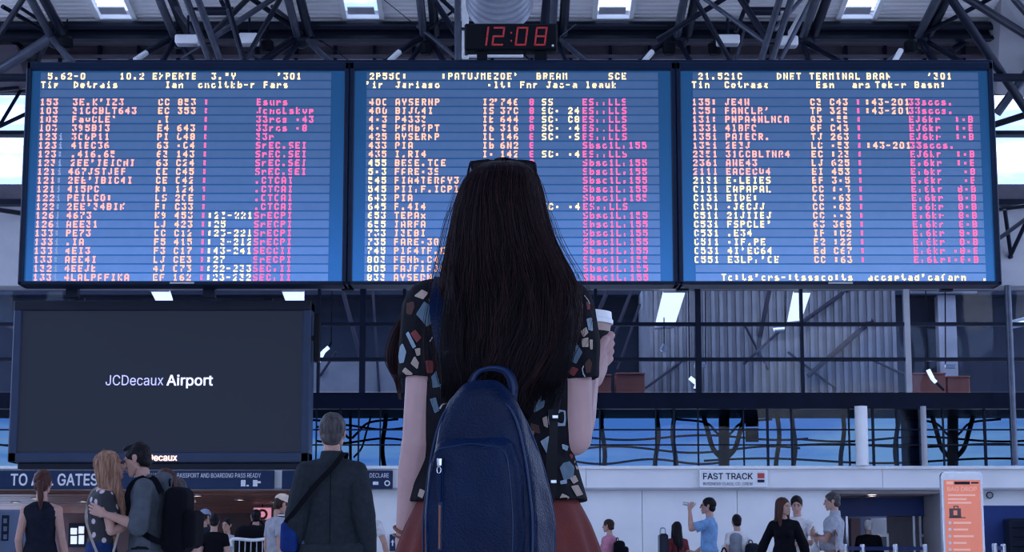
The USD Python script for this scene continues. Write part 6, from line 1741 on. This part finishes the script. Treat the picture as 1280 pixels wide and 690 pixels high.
def strands(n, seed, grow, t0, t1, spread=(.0, 2 * np.pi), wild=1.0, npt=26):
    r = np.random.default_rng(seed)
    ph0 = r.uniform(*spread, n)
    ts, te = r.uniform(*t0, n), r.uniform(*t1, n)
    u = np.linspace(0, 1, npt)[None]
    t = ts[:, None] + (te - ts)[:, None] * u
    clump = meshkit.noise(np.stack([ph0 * 4.5, 0 * ph0, 0 * ph0], 1), 8)
    dphi = (meshkit.fbm(np.stack([np.repeat(ph0[:, None] * 3.2, npt, 1), t * 3.5, 0 * t], -1), 3, 2) - .5) * .55 * t * wild + (meshkit.fbm(np.stack([np.repeat(r.uniform(0, 99, n)[:, None], npt, 1), t * 5, 0 * t], -1), 2, 6) - .5) * .20 * t * wild
    ph = ph0[:, None] + dphi
    gr = (r.uniform(0, grow, n) * wild)[:, None] * (.15 + t) + (clump[:, None] - .5) * .012 * t
    p = hair_at(np.clip(t, 0, 1).ravel(), ph.ravel(), 0.0).reshape(n, npt, 3)
    p[..., 0] += gr * np.cos(ph)
    p[..., 1] -= gr * np.sin(ph)
    over = np.clip(t - 1, 0, None)
    p[..., 2] -= over * .55
    p[..., 1] -= .0 * over
    ok = ~((p[..., 1] > hd[1] + .05) & (p[..., 2] < hd[2] + .04)).any(1)
    return [s for s in p[ok]]


curves('hair_strand', strands(5200, 1, .006, (0, .25), (.86, 1.06)), .0011, 'strand_dark', root)
curves('hair_strand', strands(900, 2, .009, (0, .4), (.8, 1.08), wild=1.2), .0009, 'strand_red', root)
curves('hair_strand', strands(240, 3, .02, (.1, .5), (.75, 1.05), wild=1.9), .0006, 'strand_red', root)
# crown: strands combed from the parting over the top
cr = []
for k in range(900):
    a = hr.uniform(0, 2 * np.pi)
    t = np.linspace(0, .22, 10)
    p = hair_at(t, np.full(10, a), .001)
    f_ = (1 - t / .22) ** 2
    p = p * (1 - f_[:, None]) + (ctop + A(hr.normal(0, .004), hr.uniform(-.02, .05), .002)) * f_[:, None]
    cr.append(p)
curves('hair_strand', cr, .0010, 'strand_dark', root)
# locks over the left shoulder
lk = []
for k in range(420):
    o = hr.normal(0, 1, 2)
    sp_ = hr.uniform(.85, 1.05)
    w0 = hr.normal(0, 1)
    pts = [hw(560 + 4 * o[0], 350, .02), hw(531 + 5 * w0, 372, .045), hw(510 + 4 * w0, 398, .065), hw(495.5 + 3.5 * w0, 425, .07 + .006 * o[1]), hw(491 + 3.2 * w0, 450, .07 + .006 * o[1]), hw(496 + 2.0 * w0, 470 * (.97 + .03 * sp_), .07), hw(500 + 1.0 * w0, 488 * sp_ * .5 + 244, .07)]
    lk.append(spline(np.array(pts), 20))
curves('hair_strand', lk, .0011, 'strand_red', root)
lk = []
for k in range(260):
    w0, o = hr.normal(0, 1), hr.normal(0, 1)
    e_ = hr.uniform(-6, 6)
    lk.append(spline(np.array([hw(574 + 6 * w0, 330, -.10), hw(566 + 6 * w0, 390, -.148), hw(562 + 6 * w0, 440, -.158), hw(566 + 7 * w0, 475, -.160 + .003 * o), hw(561 + 5 * w0, 500 + e_, -.155)]), 20))
    lk.append(spline(np.array([hw(694 + 6 * w0, 335, -.09), hw(705 + 6 * w0, 390, -.135), hw(702 + 6 * w0, 440, -.15), hw(689 + 7 * w0, 476, -.152 + .003 * o), hw(678 + 8 * w0, 494 + 1.5 * e_, -.14)]), 20))
curves('hair_strand', lk, .0011, 'strand_dark', root)
# bracelet
bc = wrl + (ell - wrl) * .03
ax_ = (ell - wrl) / np.linalg.norm(ell - wrl)
pts = disc(bc, ax_ + A(.25, 0, 0), .0235, 40)
obj('bracelet', tubemesh(np.vstack([pts, pts[:1]]), .0035, 8), 'bracelet_brown', root, smooth=True)
pts = disc(bc - ax_ * .012, ax_ + A(.1, .1, 0), .0228, 40)
obj('bracelet', tubemesh(np.vstack([pts, pts[:1]]), .0022, 8), 'bracelet_brown', root, smooth=True)

# sunglasses pushed up on the head
sg = thing('sunglasses', hw(629, 208, .02), 'dark sunglasses pushed up on top of the long dark hair', 'sunglasses')
for (pts, dy) in (([(588, 203), (610, 200.5), (618, 204), (613, 214), (600, 219), (592, 214)], .02), ([(640, 200.5), (661, 202), (669, 206), (667, 218), (660, 224), (646, 214)], .02)):
    p = np.array([hw(x, y_, dy + .0025 * (218 - y_) * .2) for x, y_ in pts])
    obj('lens', soften(m3.Manifold.hull_points(np.vstack([p, p + A(0, .006, .003)])), .01, 0), 'lens_dark', sg, smooth=40)
    obj('rim', tubemesh(spline(np.vstack([p, p[:1]]), 40), .0028, 8), 'black_plastic', sg, smooth=True)
obj('bridge', tubemesh(spline(np.array([hw(615, 204, .02), hw(622, 199, .025), hw(634, 199, .025), hw(642, 203, .02)]), 12), .003, 8), 'black_plastic', sg, smooth=True)
for s in (0, 1):
    a_ = [(588, 204, .018), (585.5, 214, -.0), (584, 226, -.03)] if s == 0 else [(668.5, 206, .018), (670, 214, .0), (671, 228, -.03)]
    obj('temple', tubemesh(spline(np.array([hw(*q) for q in a_]), 12), .0026, 8), 'black_plastic', sg, smooth=True)

# cup
def revolve_on(prof, p, ax, n=40):
    t = trimesh.creation.revolve(prof, sections=n)
    t.apply_transform(trimesh.geometry.align_vectors([0, 0, 1], ax))
    t.apply_translation(p)
    return t


cp = thing('coffee_cup', cup0, 'paper coffee cup with white lid and black sleeve in the raised hand', 'cup')
base = cup0 - cax * .022
Lc = np.linalg.norm(cup1 - base)
obj('cup', revolve_on([[0, 0], [.0285, 0], [.0395, Lc - .012], [.0375, Lc - .012], [.027, .004], [0, .004]], base, cax), 'paper_cup', cp, smooth=30)
r_ = lambda h: .0285 + .011 * h / (Lc - .012)
obj('sleeve', revolve_on([[r_(.012), .012], [r_(.012) + .0016, .012], [r_(.070) + .0016, .070], [r_(.070), .070]], base, cax), 'cup_sleeve', cp, smooth=30)
obj('lid', revolve_on([[.0365, Lc - .020], [.0430, Lc - .020], [.0430, Lc - .012], [.0405, Lc - .009], [.0385, Lc + .006], [.0345, Lc + .007], [.033, Lc + .001], [0, Lc + .001]], base, cax), 'white_paint', cp, smooth=30)

# navy leather backpack, turned so that its side shows
ZR = -24
Rb_ = rot(ZR)
bc0 = at(612, 600, 3.50)
LB = lambda p: bc0 + Rb_ @ np.asarray(p, float)
S_ = 3.5 / 2300 * 1.01
hz = lambda py: (600 - py) * S_
bp = thing('backpack', bc0, 'navy leather backpack worn by the long-haired person, with a silver zip pull', 'backpack')


def slab(rows, y0, y1, r, shrink=1.0):
    """Rounded bag volume from (pixel row, half width) rows between depths y0 (outer) and y1 (inner)."""
    out = []
    for a, b in zip(rows[:-1], rows[1:]):
        out.append(hull(*[(LB((sx * (q[1] - r), y, hz(q[0]))), r) for q in (a, b) for sx in (-1, 1) for y in (y0 + r, max(y0 + r, (q[2] if len(q) > 2 else y1) - r))]))
    return union(out)


rows_3 = [(501, .052, .0), (515, .074, .0), (540, .090, .012), (575, .102, .035), (610, .110, .055), (650, .116, .068), (700, .115, .07), (715, .105, .07)]
rows_b = [q[:2] for q in rows_3]
obj('body', soften(slab(rows_3, -.065, .070, .034), .007, 10, fold=.0045, freq=15, seed=6, stretch=(1, 1, .7)), 'navy_leather', bp, smooth=True)
rows_p = [(567, .080), (590, .092), (650, .100), (700, .098)]
obj('front_pocket', soften(slab(rows_p, -.092, -.03, .024), .006, 10, fold=.004, freq=17, seed=9, stretch=(1, 1, .6)), 'navy_leather', bp, smooth=True)


def arc_on(rows, y, grow=0.0, n=60):
    L_ = [(-w - grow, p) for p, w in rows[::-1]]
    R_ = [(w + grow, p) for p, w in rows]
    top = [(-rows[0][1] * .55, rows[0][0] - 5), (0, rows[0][0] - 8), (rows[0][1] * .55, rows[0][0] - 5)]
    return spline(np.array([LB((x_, y, hz(p))) for x_, p in L_ + top + R_]), n)


obj('seam', tubemesh(arc_on(rows_p, -.074, -.006), .0026, 6), 'navy_piping', bp, smooth=True)
obj('seam', tubemesh(arc_on([(p, w - .012) for p, w in rows_p], -.090, 0), .0014, 6), 'navy_piping', bp, smooth=True)
obj('seam', tubemesh(arc_on([(p + 4, w - .004) for p, w in rows_b[:-1]], -.055, 0), .0026, 6), 'navy_piping', bp, smooth=True)
obj('seam', tubemesh(spline(np.array([LB((w - .003, y1 - .022, hz(p))) for p, w, y1 in rows_3[1:-1]]), 40), .0026, 6), 'navy_piping', bp, smooth=True)
# zip on the pocket
zx = -.057
obj('zip_track', flat_strip(np.array([LB((zx, -.0935, hz(p))) for p in (578, 600, 640, 668, 686)]), .0085, .004, side=Rb_ @ A(1, 0, 0)), 'navy_piping', bp)
obj('zip_teeth', flat_strip(np.array([LB((zx, -.0965, hz(p))) for p in (632, 650, 668, 684)]), .0035, .003, side=Rb_ @ A(1, 0, 0)), 'bracelet_brown', bp)
obj('zip_slider', MB().tm(hull(*[(LB((zx + a, -.099, hz(p))), .0028) for a, p in ((-.003, 577), (.003, 577), (-.0025, 584), (.0025, 584))])), 'silver', bp, smooth=40)
ring_ = np.array([LB((zx + .0042 * math.cos(a), -.101, hz(590) + .0062 * math.sin(a))) for a in np.linspace(0, 2 * np.pi, 21)])
obj('zip_ring', tubemesh(ring_, .0012, 6), 'silver', bp, smooth=True)
obj('zip_pull', flat_strip(np.array([LB((zx, -.1005, hz(p))) for p in (594, 604, 616, 628)]), .0085, .0035, side=Rb_ @ A(1, 0, 0)), 'navy_leather', bp)
# side zip on the gusset
obj('side_zip', flat_strip(np.array([LB((-.112 - .004, -.01, hz(p))) for p in (598, 620, 650, 690)]), .006, .004, side=Rb_ @ A(0, 1, 0)), 'silver', bp)
# top handle: a thick loop standing on the bag's top
hp0 = np.array([LB((-.042, .01, hz(505))), LB((-.044, .012, hz(482))), LB((-.030, .014, hz(466))), LB((.0, .014, hz(461))), LB((.030, .014, hz(467))), LB((.043, .012, hz(484))), LB((.042, .01, hz(505)))])
obj('handle', flat_strip(spline(hp0, 40), .026, .009, side=Rb_ @ A(0, 1, .15)), 'navy_leather', bp, smooth=40)
obj('handle_edge', tubemesh(spline(hp0 + A(0, -.012, 0), 40), .004, 6), 'navy_piping', bp, smooth=True)
# shoulder straps
sl_ = spline(np.array([hw(578, 500, -.13), hw(560, 450, -.128), hw(549, 400, -.125), hw(548, 370, -.09), hw(552, 352, -.03), hw(553, 352, .04), hw(552, 400, .125), hw(548, 480, .13), hw(545, 560, .06), hw(545, 610, -.06)]), 60)
obj('strap', flat_strip(sl_, .034, .006), 'navy_leather', bp, smooth=40)
sr_ = spline(np.array([hw(655, 500, -.13), hw(675, 450, -.128), hw(690, 400, -.120), hw(692, 370, -.085), hw(690, 354, -.03), hw(690, 354, .04), hw(698, 400, .125), hw(706, 460, .12)]), 50)
obj('strap', flat_strip(sr_, .034, .006), 'navy_leather', bp, smooth=40)
ls = spline(np.array([hw(702, 462, .02), hw(698, 495, -.075), hw(694, 520, -.125), hw(693, 560, -.135), hw(692, 600, -.130), hw(688, 632, -.13)]), 40)
obj('strap', flat_strip(ls, .012, .004), 'cup_sleeve', bp)
ls = spline(np.array([hw(688, 512, -.12), hw(690, 540, -.135), hw(686, 575, -.14), hw(689, 610, -.138)]), 30)
obj('strap', flat_strip(ls, .010, .004), 'cup_sleeve', bp)
for px, py in ((694, 521), (692, 602), (664, 541)):
    c = hw(px, py, -.142 if px > 680 else -.155)
    obj('buckle', MB().bevel(c + A(-.006, -.003, -.0035), c + A(.006, .003, .0035), .001), 'metal_satin' if px > 680 else 'bracelet_brown', bp)
